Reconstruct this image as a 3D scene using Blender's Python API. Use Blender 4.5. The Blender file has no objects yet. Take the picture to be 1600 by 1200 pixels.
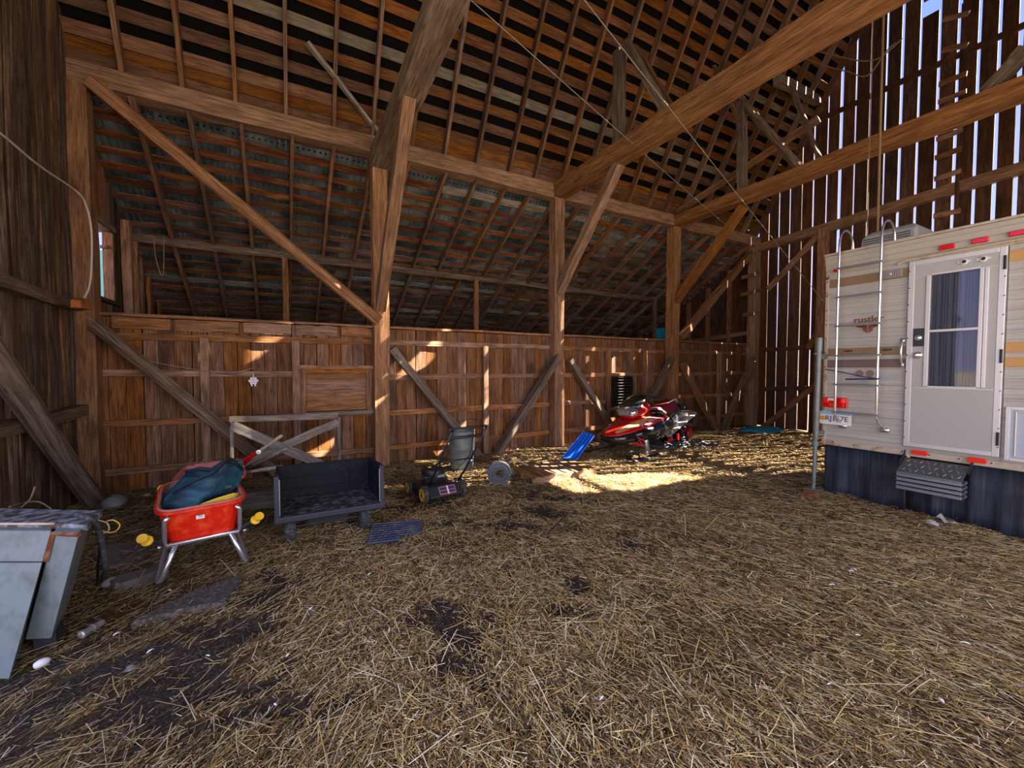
import bpy, bmesh, math, random
import numpy as np
from mathutils import Vector, Matrix, Euler
random.seed(11); np.random.seed(11)
R = math.radians
sc = bpy.context.scene
col = sc.collection

# ------------------------------------------------------------------ camera
FPX = 650.0; YAW = R(29.0); PIT = R(2.1); CAMZ = 1.6
cam_d = bpy.data.cameras.new('camera'); cam = bpy.data.objects.new('camera', cam_d); col.objects.link(cam)
cam.location = (0, 0, CAMZ)
cam.rotation_euler = (math.pi/2 - PIT, 0, -YAW)
cam_d.sensor_width = 36; cam_d.lens = 36*FPX/1600; cam_d.clip_start = .05; cam_d.clip_end = 3000
sc.camera = cam
_f = Vector((math.sin(YAW)*math.cos(PIT), math.cos(YAW)*math.cos(PIT), -math.sin(PIT)))
_r = Vector((math.cos(YAW), -math.sin(YAW), 0)); _u = _r.cross(_f); _O = Vector((0, 0, CAMZ))
def at(px, py, ax, v):
    """world point seen at pixel (px,py) of the photo on the plane axis=v"""
    d = _f + _r*((px-800)/FPX) - _u*((py-600)/FPX)
    i = 'xyz'.index(ax); t = (v-_O[i])/d[i]
    return _O + d*t

# ------------------------------------------------------------------ world, sun, light
w = bpy.data.worlds.new('sky'); sc.world = w; w.use_nodes = True
nt = w.node_tree; nt.nodes.clear()
o_ = nt.nodes.new('ShaderNodeOutputWorld'); bg = nt.nodes.new('ShaderNodeBackground')
tc = nt.nodes.new('ShaderNodeTexCoord'); sp = nt.nodes.new('ShaderNodeSeparateXYZ'); rp = nt.nodes.new('ShaderNodeValToRGB')
nt.links.new(tc.outputs['Generated'], sp.inputs[0]); nt.links.new(sp.outputs['Z'], rp.inputs[0])
rp.color_ramp.elements[0].position = 0.0; rp.color_ramp.elements[0].color = (0.66, 0.62, 1.0, 1)
rp.color_ramp.elements[1].position = 0.75; rp.color_ramp.elements[1].color = (0.06, 0.18, 0.85, 1)
e = rp.color_ramp.elements.new(0.22); e.color = (0.36, 0.42, 1.0, 1)
nt.links.new(rp.outputs[0], bg.inputs['Color']); bg.inputs['Strength'].default_value = 1.8
nt.links.new(bg.outputs[0], o_.inputs[0])

SUN_AZ = Vector((-0.93, 0.3676, 0)); SUN_EL = R(42)
sd = bpy.data.lights.new('sun', 'SUN'); sun = bpy.data.objects.new('sun', sd); col.objects.link(sun)
sd.energy = 80; sd.angle = R(0.25); sd.color = (1.0, 0.86, 0.70)
dv = SUN_AZ.normalized()*math.cos(SUN_EL) + Vector((0, 0, -math.sin(SUN_EL)))
sun.rotation_euler = dv.to_track_quat('-Z', 'Y').to_euler()

def area(name, loc, tgt, sx, sy, power, color):
    d = bpy.data.lights.new(name, 'AREA'); d.shape = 'RECTANGLE'; d.size = sx; d.size_y = sy
    d.energy = power; d.color = color
    o = bpy.data.objects.new(name, d); col.objects.link(o); o.location = loc
    o.rotation_euler = (Vector(tgt)-Vector(loc)).to_track_quat('-Z', 'Y').to_euler()
    return o
# daylight through the wide open doorways behind the camera (left gable and near side wall)
area('daylight_left_doorway', (-2.3, 0.3, 2.0), (6, 2.0, 0.2), 5.5, 3.4, 130, (1.0, 0.95, 0.88))
area('daylight_near_doorway', (3.2, -2.9, 2.4), (3.6, 5, -1.2), 8.0, 3.6, 330, (1.0, 0.92, 0.80))

sc.view_settings.view_transform = 'Standard'; sc.view_settings.look = 'None'
sc.view_settings.gamma = 1.0; sc.view_settings.use_curve_mapping = False
sc.view_settings.exposure = 0.0
try:
    sc.cycles.max_bounces = 8; sc.cycles.diffuse_bounces = 4; sc.cycles.use_denoising = True
    sc.cycles.sample_clamp_indirect = 4
except Exception: pass

# ------------------------------------------------------------------ materials
def newmat(name):
    m = bpy.data.materials.new(name); m.use_nodes = True
    nt = m.node_tree; b = nt.nodes['Principled BSDF']
    return m, nt, b
def N(nt, t, **kw):
    n = nt.nodes.new(t)
    for k, v in kw.items(): setattr(n, k, v)
    return n
def ramp(nt, stops, fac=None):
    n = nt.nodes.new('ShaderNodeValToRGB'); cr = n.color_ramp
    while len(cr.elements) > 1: cr.elements.remove(cr.elements[-1])
    cr.elements[0].position = stops[0][0]; cr.elements[0].color = (*stops[0][1], 1)
    for p, c in stops[1:]:
        e = cr.elements.new(p); e.color = (*c, 1)
    if fac is not None: nt.links.new(fac, n.inputs[0])
    return n
def mixc(nt, a, b, fac, mode='MIX'):
    n = nt.nodes.new('ShaderNodeMix'); n.data_type = 'RGBA'; n.blend_type = mode
    for s, v in ((6, a), (7, b)):
        if isinstance(v, tuple): n.inputs[s].default_value = (*v, 1)
        else: nt.links.new(v, n.inputs[s])
    if isinstance(fac, (int, float)): n.inputs[0].default_value = fac
    else: nt.links.new(fac, n.inputs[0])
    return n.outputs[2]
def coords(nt, scale, rnd=True):
    tc = N(nt, 'ShaderNodeTexCoord'); mp = N(nt, 'ShaderNodeMapping'); mp.inputs['Scale'].default_value = scale
    src = tc.outputs['Object']
    if rnd:
        oi = N(nt, 'ShaderNodeObjectInfo'); mu = N(nt, 'ShaderNodeVectorMath', operation='SCALE')
        mu.inputs[0].default_value = (37.3, 11.1, 23.7); nt.links.new(oi.outputs['Random'], mu.inputs['Scale'])
        ad = N(nt, 'ShaderNodeVectorMath', operation='ADD'); nt.links.new(src, ad.inputs[0]); nt.links.new(mu.outputs[0], ad.inputs[1])
        src = ad.outputs[0]
    nt.links.new(src, mp.inputs['Vector'])
    return mp.outputs[0]
def wood(name, dark, mid, light, var=0.35, rough=.85, knots=True, gscale=1.0, stain=(0.05, .03, .02), bump=.35, hot=None):
    m, nt, b = newmat(name)
    v = coords(nt, (1.1*gscale, 16*gscale, 16*gscale))
    n1 = N(nt, 'ShaderNodeTexNoise'); n1.inputs['Scale'].default_value = 1.6; n1.inputs['Detail'].default_value = 7; n1.inputs['Roughness'].default_value = .65
    nt.links.new(v, n1.inputs['Vector'])
    c = ramp(nt, [(.30, dark), (.50, mid), (.70, light)], n1.outputs['Fac']).outputs[0]
    vf = coords(nt, (3.0*gscale, 60*gscale, 60*gscale)); nf = N(nt, 'ShaderNodeTexNoise'); nf.inputs['Scale'].default_value = 1.5; nf.inputs['Detail'].default_value = 5
    nt.links.new(vf, nf.inputs['Vector']); ff = ramp(nt, [(.33, (.38, .36, .34)), (.50, (1, 1, 1)), (.66, (1.35, 1.32, 1.28))], nf.outputs['Fac']).outputs[0]
    c = mixc(nt, c, ff, .8, 'MULTIPLY')
    v2 = coords(nt, (1.3, 3, 3))
    n2 = N(nt, 'ShaderNodeTexNoise'); n2.inputs['Scale'].default_value = 1.7; n2.inputs['Detail'].default_value = 4
    nt.links.new(v2, n2.inputs['Vector'])
    f2 = ramp(nt, [(.52, (0, 0, 0)), (.74, (.75, .75, .75))], n2.outputs['Fac']).outputs[0]
    c = mixc(nt, c, stain, f2)
    if knots:
        v3 = coords(nt, (2.2, 9, 9)); vo = N(nt, 'ShaderNodeTexVoronoi'); vo.inputs['Scale'].default_value = 1.1
        nt.links.new(v3, vo.inputs['Vector'])
        f3 = ramp(nt, [(.06, (.8, .8, .8)), (.16, (0, 0, 0))], vo.outputs['Distance']).outputs[0]
        c = mixc(nt, c, stain, f3)
    oi = N(nt, 'ShaderNodeObjectInfo')
    hsv = N(nt, 'ShaderNodeHueSaturation')
    mr = N(nt, 'ShaderNodeMapRange'); mr.inputs['To Min'].default_value = 1-var; mr.inputs['To Max'].default_value = 1+var
    nt.links.new(oi.outputs['Random'], mr.inputs['Value']); nt.links.new(mr.outputs[0], hsv.inputs['Value'])
    wn = N(nt, 'ShaderNodeTexWhiteNoise', noise_dimensions='1D'); nt.links.new(oi.outputs['Random'], wn.inputs['W'])
    mr2 = N(nt, 'ShaderNodeMapRange'); mr2.inputs['To Min'].default_value = .75; mr2.inputs['To Max'].default_value = 1.12
    nt.links.new(wn.outputs['Value'], mr2.inputs['Value']); nt.links.new(mr2.outputs[0], hsv.inputs['Saturation'])
    nt.links.new(c, hsv.inputs['Color'])
    nt.links.new(hsv.outputs[0], b.inputs['Base Color'])
    b.inputs['Roughness'].default_value = rough; b.inputs['Specular IOR Level'].default_value = .2
    bp = N(nt, 'ShaderNodeBump'); bp.inputs['Strength'].default_value = bump; bp.inputs['Distance'].default_value = .01
    nt.links.new(n1.outputs['Fac'], bp.inputs['Height']); nt.links.new(bp.outputs[0], b.inputs['Normal'])
    return m
def plain(name, c, rough=.6, metal=0., noise=None, nscale=12, spec=.4, dirt=None, dirt_at=.6, coat=0.):
    m, nt, b = newmat(name)
    b.inputs['Roughness'].default_value = rough; b.inputs['Metallic'].default_value = metal
    b.inputs['Specular IOR Level'].default_value = spec; b.inputs['Coat Weight'].default_value = coat
    if dirt is None:
        b.inputs['Base Color'].default_value = (*c, 1)
    else:
        v = coords(nt, (1, 1, 1), rnd=False)
        n1 = N(nt, 'ShaderNodeTexNoise'); n1.inputs['Scale'].default_value = nscale; n1.inputs['Detail'].default_value = 6; n1.inputs['Roughness'].default_value = .65
        nt.links.new(v, n1.inputs['Vector'])
        f = ramp(nt, [(dirt_at-.12, (0, 0, 0)), (dirt_at+.06, (1, 1, 1))], n1.outputs['Fac']).outputs[0]
        nt.links.new(mixc(nt, c, dirt, f), b.inputs['Base Color'])
    return m
M = {}
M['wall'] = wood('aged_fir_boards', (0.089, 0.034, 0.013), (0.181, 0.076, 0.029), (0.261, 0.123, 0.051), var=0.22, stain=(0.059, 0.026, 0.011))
M['rail'] = wood('aged_fir_rails', (0.144, 0.061, 0.027), (0.258, 0.125, 0.058), (0.351, 0.177, 0.087), var=.18, knots=False)
M['timber'] = wood('hewn_timber', (0.156, 0.074, 0.035), (0.258, 0.130, 0.061), (0.371, 0.201, 0.104), var=.15, gscale=.8, bump=.6, stain=(0.135, 0.058, 0.024))
M['timber_warm'] = wood('warm_timber', (0.131, 0.058, 0.022), (0.222, 0.106, 0.043), (0.294, 0.154, 0.070), var=.12, gscale=.8, stain=(0.108, 0.044, 0.020))
M['greylog'] = wood('grey_weathered_log', (0.088, 0.062, 0.041), (0.150, 0.106, 0.075), (0.238, 0.175, 0.128), var=.12, gscale=.7, bump=.6, stain=(0.062, 0.036, 0.022))
M['slab'] = wood('rough_slab_boards', (0.044, 0.026, 0.016), (0.102, 0.060, 0.034), (0.187, 0.121, 0.073), var=.45, gscale=1.2, bump=1.0, stain=(0.041, 0.020, 0.011))
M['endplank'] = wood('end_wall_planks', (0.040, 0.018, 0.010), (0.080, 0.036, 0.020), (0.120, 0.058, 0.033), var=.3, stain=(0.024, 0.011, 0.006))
M['rafter'] = wood('roof_rafters', (0.104, 0.048, 0.021), (0.168, 0.085, 0.043), (0.230, 0.126, 0.065), var=.3, knots=False)
M['sheath'] = wood('roof_boards', (0.085, 0.032, 0.008), (0.147, 0.060, 0.019), (0.198, 0.089, 0.032), var=.35, stain=(0.079, 0.022, 0.006))
M['sheathgrey'] = wood('pale_roof_boards', (0.134, 0.100, 0.062), (0.185, 0.142, 0.096), (0.224, 0.179, 0.130), var=.15, stain=(0.112, 0.079, 0.048))
M['leanboard'] = wood('rust_stained_boards', (0.056, 0.020, 0.009), (0.152, 0.060, 0.025), (0.263, 0.139, 0.070), var=.45, gscale=.8, stain=(0.068, 0.009, 0.007))
M['hatch'] = wood('hatch_boards', (0.176, 0.071, 0.025), (0.240, 0.105, 0.038), (0.304, 0.143, 0.059), var=.12)
M['greyboard'] = wood('grey_dry_boards', (.13, .105, .085), (.21, .175, .145), (.30, .26, .22), var=.15, gscale=1.1, stain=(.10, .07, .05))
M['handlewood'] = wood('pale_pole_wood', (.22, .18, .13), (.32, .27, .20), (.42, .36, .28), var=.12, knots=False)
M['pallet'] = wood('pallet_boards', (.16, .08, .035), (.26, .14, .06), (.36, .21, .10), var=.2)
M['roofing'] = plain('black_roofing', (.006, .005, .005), .95, spec=.05)
M['darkshell'] = plain('dark_boards', (.06, .035, .02), .9)
def corrug():
    m, nt, b = newmat('galvanised_sheet')
    v = coords(nt, (1, 1, 1)); n1 = N(nt, 'ShaderNodeTexNoise'); n1.inputs['Scale'].default_value = 2.2; n1.inputs['Detail'].default_value = 5
    nt.links.new(v, n1.inputs['Vector'])
    c = ramp(nt, [(.32, (.09, .13, .15)), (.50, (.24, .32, .36)), (.66, (.52, .60, .62))], n1.outputs['Fac']).outputs[0]
    nt.links.new(c, b.inputs['Base Color']); b.inputs['Metallic'].default_value = .8; b.inputs['Roughness'].default_value = .33
    return m
M['sheet'] = corrug()
M['chrome'] = plain('chromed_tube', (.74, .75, .78), .24, .85)
M['steel'] = plain('dull_steel', (.38, .40, .43), .38, .9)
M['galv'] = plain('galvanised_steel', (.17, .20, .185), .5, .4, dirt=(.10, .125, .115), nscale=7)
M['alu'] = plain('aluminium_trim', (.62, .60, .58), .42, .5)
M['darksteel'] = plain('dark_steel', (.05, .05, .055), .5, .6)
M['black'] = plain('black_plastic', (.014, .015, .018), .42)
M['blackgloss'] = plain('glossy_black', (.010, .010, .012), .16, coat=.5)
M['rubber'] = plain('worn_rubber', (.028, .03, .033), .8, dirt=(.10, .11, .12), nscale=30, dirt_at=.62)
M['cartblack'] = plain('dusty_black_plastic', (.004, .006, .010), .62, dirt=(.06, .07, .09), nscale=30, dirt_at=.72, spec=.22)
M['cartfloor'] = plain('dusty_cart_floor', (.018, .017, .017), .7, dirt=(.15, .16, .19), nscale=18, dirt_at=.60)
M['cartedge'] = plain('worn_cart_edge', (.022, .028, .042), .55, dirt=(.03, .03, .035), nscale=20, dirt_at=.6)
M['red'] = plain('red_plastic', (.66, .016, .004), .35, dirt=(.80, .09, .02), nscale=9, dirt_at=.60, coat=.2)
M['redfade'] = plain('faded_red_plastic', (.50, .13, .10), .55, dirt=(.36, .14, .12), nscale=6, dirt_at=.55)
M['redin'] = plain('dusty_tub_inside', (.26, .16, .15), .75, dirt=(.38, .24, .22), nscale=6)
M['redpaint'] = plain('red_gloss_paint', (.36, .006, .006), .3, coat=.3)
M['darkred'] = plain('dark_red_vinyl', (.16, .010, .018), .5)
M['redlens'] = plain('red_lens', (.62, .006, .006), .15, coat=.6)
M['redlens2'] = plain('bright_red_lens', (.85, .03, .012), .15, coat=.6)
M['yellow'] = plain('yellow_plastic', (.80, .48, .02), .4)
M['amber'] = plain('golden_wheel', (.62, .33, .015), .5)
M['rope'] = plain('yellow_rope', (.78, .50, .05), .7)
M['teal'] = plain('teal_nylon', (.014, .075, .115), .65, dirt=(.006, .018, .032), nscale=6, dirt_at=.53)
M['tealdk'] = plain('dark_navy_nylon', (.008, .016, .028), .7)
M['blue'] = plain('blue_plastic', (.005, .10, .62), .4)
M['turq'] = plain('turquoise_plastic', (.01, .22, .34), .45)
M['matblue'] = plain('dusty_blue_mat', (.035, .052, .11), .7, dirt=(.13, .12, .12), nscale=9)
M['white'] = plain('white_paint', (.72, .71, .69), .5)
M['eggwhite'] = plain('eggshell', (.68, .68, .74), .5)
M['stone'] = plain('grey_stone', (.17, .16, .16), .9, dirt=(.28, .27, .27), nscale=5)
M['concrete'] = plain('dusty_concrete', (.12, .10, .092), .9, dirt=(.07, .05, .035), nscale=9, dirt_at=.60)
M['rust'] = plain('rusty_iron', (.13, .035, .013), .85, dirt=(.24, .13, .07), nscale=9)
M['cord'] = plain('white_cord', (.52, .46, .38), .6)
M['meshwire'] = plain('dark_mesh_wire', (.10, .09, .085), .7, .2)
M['coilwire'] = plain('weathered_wire', (.14, .15, .16), .6, .3)
M['dirtslab'] = plain('soiled_slab', (.055, .045, .038), .95, dirt=(.16, .15, .14), nscale=45, dirt_at=.60)
M['tint'] = plain('smoky_screen', (.018, .022, .012), .2, coat=.4)
M['wire'] = plain('thin_wire', (.30, .27, .24), .5, .4)
M['hemp'] = plain('brown_rope', (.20, .13, .075), .9)
M['orangewood'] = plain('orange_stained_block', (.36, .11, .02), .8, dirt=(.12, .05, .02), nscale=9)
M['hill'] = plain('distant_hill', (.010, .026, .032), 1.0, spec=0.)
M['tarp'] = plain('grey_tarp', (.075, .085, .10), .5)
def rvmats():
    m, nt, b = newmat('camper_siding')
    v = coords(nt, (3, .6, 30), rnd=False); n1 = N(nt, 'ShaderNodeTexNoise'); n1.inputs['Scale'].default_value = 1.2; n1.inputs['Detail'].default_value = 4
    nt.links.new(v, n1.inputs['Vector'])
    c = ramp(nt, [(.3, (.34, .320, .282)), (.7, (.43, .41, .37))], n1.outputs['Fac']).outputs[0]
    nt.links.new(c, b.inputs['Base Color']); b.inputs['Roughness'].default_value = .5
    return m
M['siding'] = rvmats()
M['fascia'] = plain('cream_fascia', (.40, .37, .31), .5)
M['rvdoor'] = plain('camper_door_panel', (.39, .38, .36), .45)
M['rvpanel'] = plain('pale_hatch_panel', (.40, .43, .49), .4)
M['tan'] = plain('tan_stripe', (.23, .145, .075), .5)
M['tanlit'] = plain('tan_stripe_lit', (.50, .27, .09), .5)  # brighter copy of the tan stripe, light put into the colour
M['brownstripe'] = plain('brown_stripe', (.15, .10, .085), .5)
M['logo'] = plain('brown_logo', (.20, .05, .02), .5)
M['greytrim'] = plain('worn_cream_trim', (.44, .37, .28), .6, dirt=(.26, .15, .06), nscale=8, dirt_at=.64)
M['skirt'] = None
def skirtmat():
    m, nt, b = newmat('navy_skirt')
    v = coords(nt, (60, 60, 2.2), rnd=False); n1 = N(nt, 'ShaderNodeTexNoise'); n1.inputs['Scale'].default_value = 1.0; n1.inputs['Detail'].default_value = 5
    nt.links.new(v, n1.inputs['Vector']); c = ramp(nt, [(.35, (.006, .009, .016)), (.55, (.016, .024, .042)), (.75, (.035, .05, .08))], n1.outputs['Fac']).outputs[0]
    v2 = coords(nt, (9, 9, .5), rnd=False); n2 = N(nt, 'ShaderNodeTexNoise'); n2.inputs['Scale'].default_value = 1.0; nt.links.new(v2, n2.inputs['Vector'])
    f = ramp(nt, [(.52, (0, 0, 0)), (.66, (.85, .85, .85))], n2.outputs['Fac']).outputs[0]
    nt.links.new(mixc(nt, c, (.004, .005, .008), f), b.inputs['Base Color']); b.inputs['Roughness'].default_value = .6; return m
M['skirt'] = skirtmat()
M['curtain'] = plain('blue_grey_curtain', (.115, .125, .165), .8)
M['vent'] = plain('grey_cover', (.24, .22, .20), .5)
M['acgrey'] = plain('grey_unit_cover', (.36, .36, .34), .5)
M['acdark'] = plain('dark_grille', (.08, .08, .08), .6)
M['sticker'] = plain('brown_sticker', (.20, .14, .10), .5)
M['greysticker'] = plain('grey_sticker', (.34, .34, .36), .5)
M['ink'] = plain('black_ink', (.01, .01, .012), .5)
M['platesky'] = plain('plate_blue', (.22, .52, .70), .4)
M['plateorange'] = plain('plate_orange', (.75, .30, .02), .4)
M['bluecord'] = plain('navy_cord', (.02, .03, .10), .5)
M['mudpaint'] = plain('pale_enamel', (.15, .185, .19), .55, .1, dirt=(.10, .12, .12), nscale=7)
M['mudtop'] = plain('dirty_enamel_top', (.22, .24, .27), .7, dirt=(.045, .034, .026), nscale=16, dirt_at=.50)
def glass():
    m, nt, b = newmat('window_glass'); b.inputs['Transmission Weight'].default_value = 1; b.inputs['Roughness'].default_value = .02
    b.inputs['IOR'].default_value = 1.45; b.inputs['Base Color'].default_value = (.9, .93, .95, 1); return m
M['glass'] = glass()
def lensmat():
    m, nt, b = newmat('clear_headlight'); b.inputs['Base Color'].default_value = (.5, .52, .55, 1); b.inputs['Metallic'].default_value = .8
    b.inputs['Roughness'].default_value = .12
    v = coords(nt, (1, 1, 1), rnd=False); n = N(nt, 'ShaderNodeTexVoronoi'); n.inputs['Scale'].default_value = 30; nt.links.new(v, n.inputs['Vector'])
    bp = N(nt, 'ShaderNodeBump'); bp.inputs['Strength'].default_value = .9; nt.links.new(n.outputs['Distance'], bp.inputs['Height']); nt.links.new(bp.outputs[0], b.inputs['Normal'])
    return m
M['lens'] = lensmat()

# ------------------------------------------------------------------ mesh helpers
WL = {}   # world location of unrotated roots
class MB:
    def __init__(s): s.v = []; s.f = []; s.m = []
    def add(s, vs, fs, mi=0):
        n = len(s.v); s.v += [tuple(v) for v in vs]; s.f += [tuple(i+n for i in f) for f in fs]; s.m += [mi]*len(fs); return s
    def box(s, c, d, rot=None, mi=0, taper=1.0):
        x, y, z = d[0]/2, d[1]/2, d[2]/2; t = taper
        vs = [Vector(p) for p in ((-x,-y,-z),(x,-y,-z),(x,y,-z),(-x,y,-z),(-x*t,-y*t,z),(x*t,-y*t,z),(x*t,y*t,z),(-x*t,y*t,z))]
        if rot is not None:
            q = rot if isinstance(rot, Matrix) else Euler(rot).to_matrix()
            vs = [q @ v for v in vs]
        c = Vector(c)
        return s.add([v+c for v in vs], [(0,3,2,1),(4,5,6,7),(0,1,5,4),(1,2,6,5),(2,3,7,6),(3,0,4,7)], mi)
    def quad(s, *p, mi=0): return s.add(p, [tuple(range(len(p)))], mi)
    def tube(s, pts, r, seg=8, mi=0, cap=True, closed=False):
        pts = [Vector(p) for p in pts]; n = len(pts); base = len(s.v); rings = []
        up = Vector((0, 0, 1)); prev = None
        for i, p in enumerate(pts):
            if closed: d = pts[(i+1) % n]-pts[i-1]
            else: d = (pts[min(i+1, n-1)]-pts[max(i-1, 0)])
            d.normalize()
            if prev is None:
                a = d.cross(up)
                if a.length < .05: a = d.cross(Vector((1, 0, 0)))
                a.normalize()
            else:
                a = prev - d*prev.dot(d)
                if a.length < 1e-4: a = d.cross(up)
                a.normalize()
            prev = a; b = d.cross(a)
            rr = r[i] if isinstance(r, (list, tuple)) else r
            rings.append([p + (a*math.cos(t)+b*math.sin(t))*rr for t in [2*math.pi*k/seg for k in range(seg)]])
        vs = [v for rg in rings for v in rg]; fs = []
        for i in range(n if closed else n-1):
            j = (i+1) % n
            for k in range(seg):
                k2 = (k+1) % seg; fs.append((i*seg+k, i*seg+k2, j*seg+k2, j*seg+k))
        if cap and not closed: fs += [tuple(range(seg-1, -1, -1)), tuple(range((n-1)*seg, n*seg))]
        return s.add(vs, fs, mi)
    def loft(s, rings, mi=0, cap=True, closed=True):
        n = len(rings[0]); vs = [v for r in rings for v in r]; fs = []
        for i in range(len(rings)-1):
            for k in range(n if closed else n-1):
                k2 = (k+1) % n; fs.append((i*n+k, i*n+k2, (i+1)*n+k2, (i+1)*n+k))
        if cap: fs += [tuple(range(n-1, -1, -1)), tuple(range((len(rings)-1)*n, len(rings)*n))]
        return s.add(vs, fs, mi)
    def prism(s, poly, axis, a, b, mi=0):
        """poly: 2-D outline in the other two axes, extruded along axis from a to b"""
        def p3(u, v, t): return {'x': (t, u, v), 'y': (u, t, v), 'z': (u, v, t)}[axis]
        n = len(poly)
        vs = [p3(u, v, a) for u, v in poly]+[p3(u, v, b) for u, v in poly]
        fs = [tuple(range(n-1, -1, -1)), tuple(range(n, 2*n))]+[(i, (i+1) % n, (i+1) % n+n, i+n) for i in range(n)]
        return s.add(vs, fs, mi)
    def lathe(s, prof, c, axis='z', seg=24, mi=0, cap=True):
        rings = []
        c = Vector(c)
        for r_, h in prof:
            ring = []
            for k in range(seg):
                t = 2*math.pi*k/seg; a, b = r_*math.cos(t), r_*math.sin(t)
                ring.append(c+Vector({'z': (a, b, h), 'x': (h, a, b), 'y': (a, h, b)}[axis]))
            rings.append(ring)
        return s.loft(rings, mi, cap)
    def build(s, name, mats, parent=None, smooth=False, local=False, bevel=0, origin=None):
        me = bpy.data.meshes.new(name)
        off = Vector((0, 0, 0))
        if not local:
            off = WL.get(parent, Vector((0, 0, 0))) if parent is not None else Vector(origin or (0, 0, 0))
        me.from_pydata([tuple(Vector(v)-off) for v in s.v], [], s.f)
        if not isinstance(mats, (list, tuple)): mats = [mats]
        for m in mats: me.materials.append(M[m] if isinstance(m, str) else m)
        if len(mats) > 1: me.polygons.foreach_set('material_index', s.m)
        bm = bmesh.new(); bm.from_mesh(me); bmesh.ops.recalc_face_normals(bm, faces=bm.faces); bm.to_mesh(me); bm.free()
        if smooth: me.polygons.foreach_set('use_smooth', [True]*len(me.polygons))
        me.update()
        o = bpy.data.objects.new(name, me); col.objects.link(o)
        if parent is not None: o.parent = parent
        elif origin is not None and not local: o.location = origin
        if bevel:
            b = o.modifiers.new('bevel', 'BEVEL'); b.width = bevel; b.segments = 2; b.limit_method = 'ANGLE'
        if smooth == 2:
            b = o.modifiers.new('sub', 'SUBSURF'); b.levels = 1; b.render_levels = 1
        WL[o] = WL.get(parent, Vector((0, 0, 0))) if parent is not None else Vector(origin or (0, 0, 0))
        return o
def tag(o, label=None, cat=None, group=None, kind=None):
    if label: o['label'] = label
    if cat: o['category'] = cat
    if group: o['group'] = group
    if kind: o['kind'] = kind
    return o
def root(name, loc=(0, 0, 0), rz=0, **kw):
    o = bpy.data.objects.new(name, None); col.objects.link(o); o.location = loc; o.rotation_euler = (0, 0, rz)
    o.empty_display_size = .1
    WL[o] = Vector(loc); return tag(o, **kw)
def copy_tree(o, parent=None):
    c = o.copy(); col.objects.link(c); c.parent = parent
    for ch in list(o.children): copy_tree(ch, c)
    return c
def beam(name, p0, p1, w, h, mat, parent=None, seg=4, jit=.006, side=None, taper=1.0, round_=False, bow=0.0):
    """squared or rounded stick with its own local frame (x along its length) and uneven faces.
    w = size across `side` direction, h = size along the other"""
    p0, p1 = Vector(p0), Vector(p1); d = p1-p0; L = d.length; x = d.normalized()
    z = Vector(side) if side is not None else Vector((0, 0, 1))
    z = z - x*z.dot(x)
    if z.length < 1e-3: z = Vector((0, 1, 0)) - x*x.y
    z.normalize(); y = z.cross(x)
    if round_: base = [(math.cos(t)*.5, math.sin(t)*.5) for t in [math.pi*2*k/8+.2 for k in range(8)]]
    else: base = [(-.5, -.5), (.5, -.5), (.5, .5), (-.5, .5)]
    mb = MB(); rings = []
    for i in range(seg+1):
        t = i/seg; k = 1+(taper-1)*t; b_ = bow*math.sin(math.pi*t)
        dy, dz = random.uniform(-jit, jit), random.uniform(-jit, jit)
        rings.append([((t-.5)*L, a*h*k+dy+random.uniform(-jit, jit), c*w*k+dz+random.uniform(-jit, jit)+b_) for a, c in base])
    mb.loft(rings)
    o = mb.build(name, mat, parent, local=True, smooth=False)
    c = (p0+p1)/2 - (WL.get(parent, Vector((0, 0, 0))) if parent is not None else Vector((0, 0, 0)))
    mw = Matrix((x, y, z)).transposed().to_4x4(); mw.translation = c
    o.matrix_local = mw
    return o
def text(name, s, size, mat, parent, loc, rot, ext=.001, align='CENTER'):
    cu = bpy.data.curves.new(name, 'FONT'); cu.body = s; cu.size = size; cu.extrude = ext; cu.align_x = align; cu.align_y = 'CENTER'
    cu.materials.append(M[mat]); o = bpy.data.objects.new(name, cu); col.objects.link(o)
    o.parent = parent; o.location = loc; o.rotation_euler = rot; return o
# ================================================================== STRUCTURE
XL, XR, YB, YF, YN = -2.2, 11.75, 7.1, 12.6, -3.1
def zu(y): return 5.12 + 1.75*(7-y) if y > 2 else 5.12 + 1.75*(y+3)
def zl(y): return 5.05 - .56*(y-7)

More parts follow.
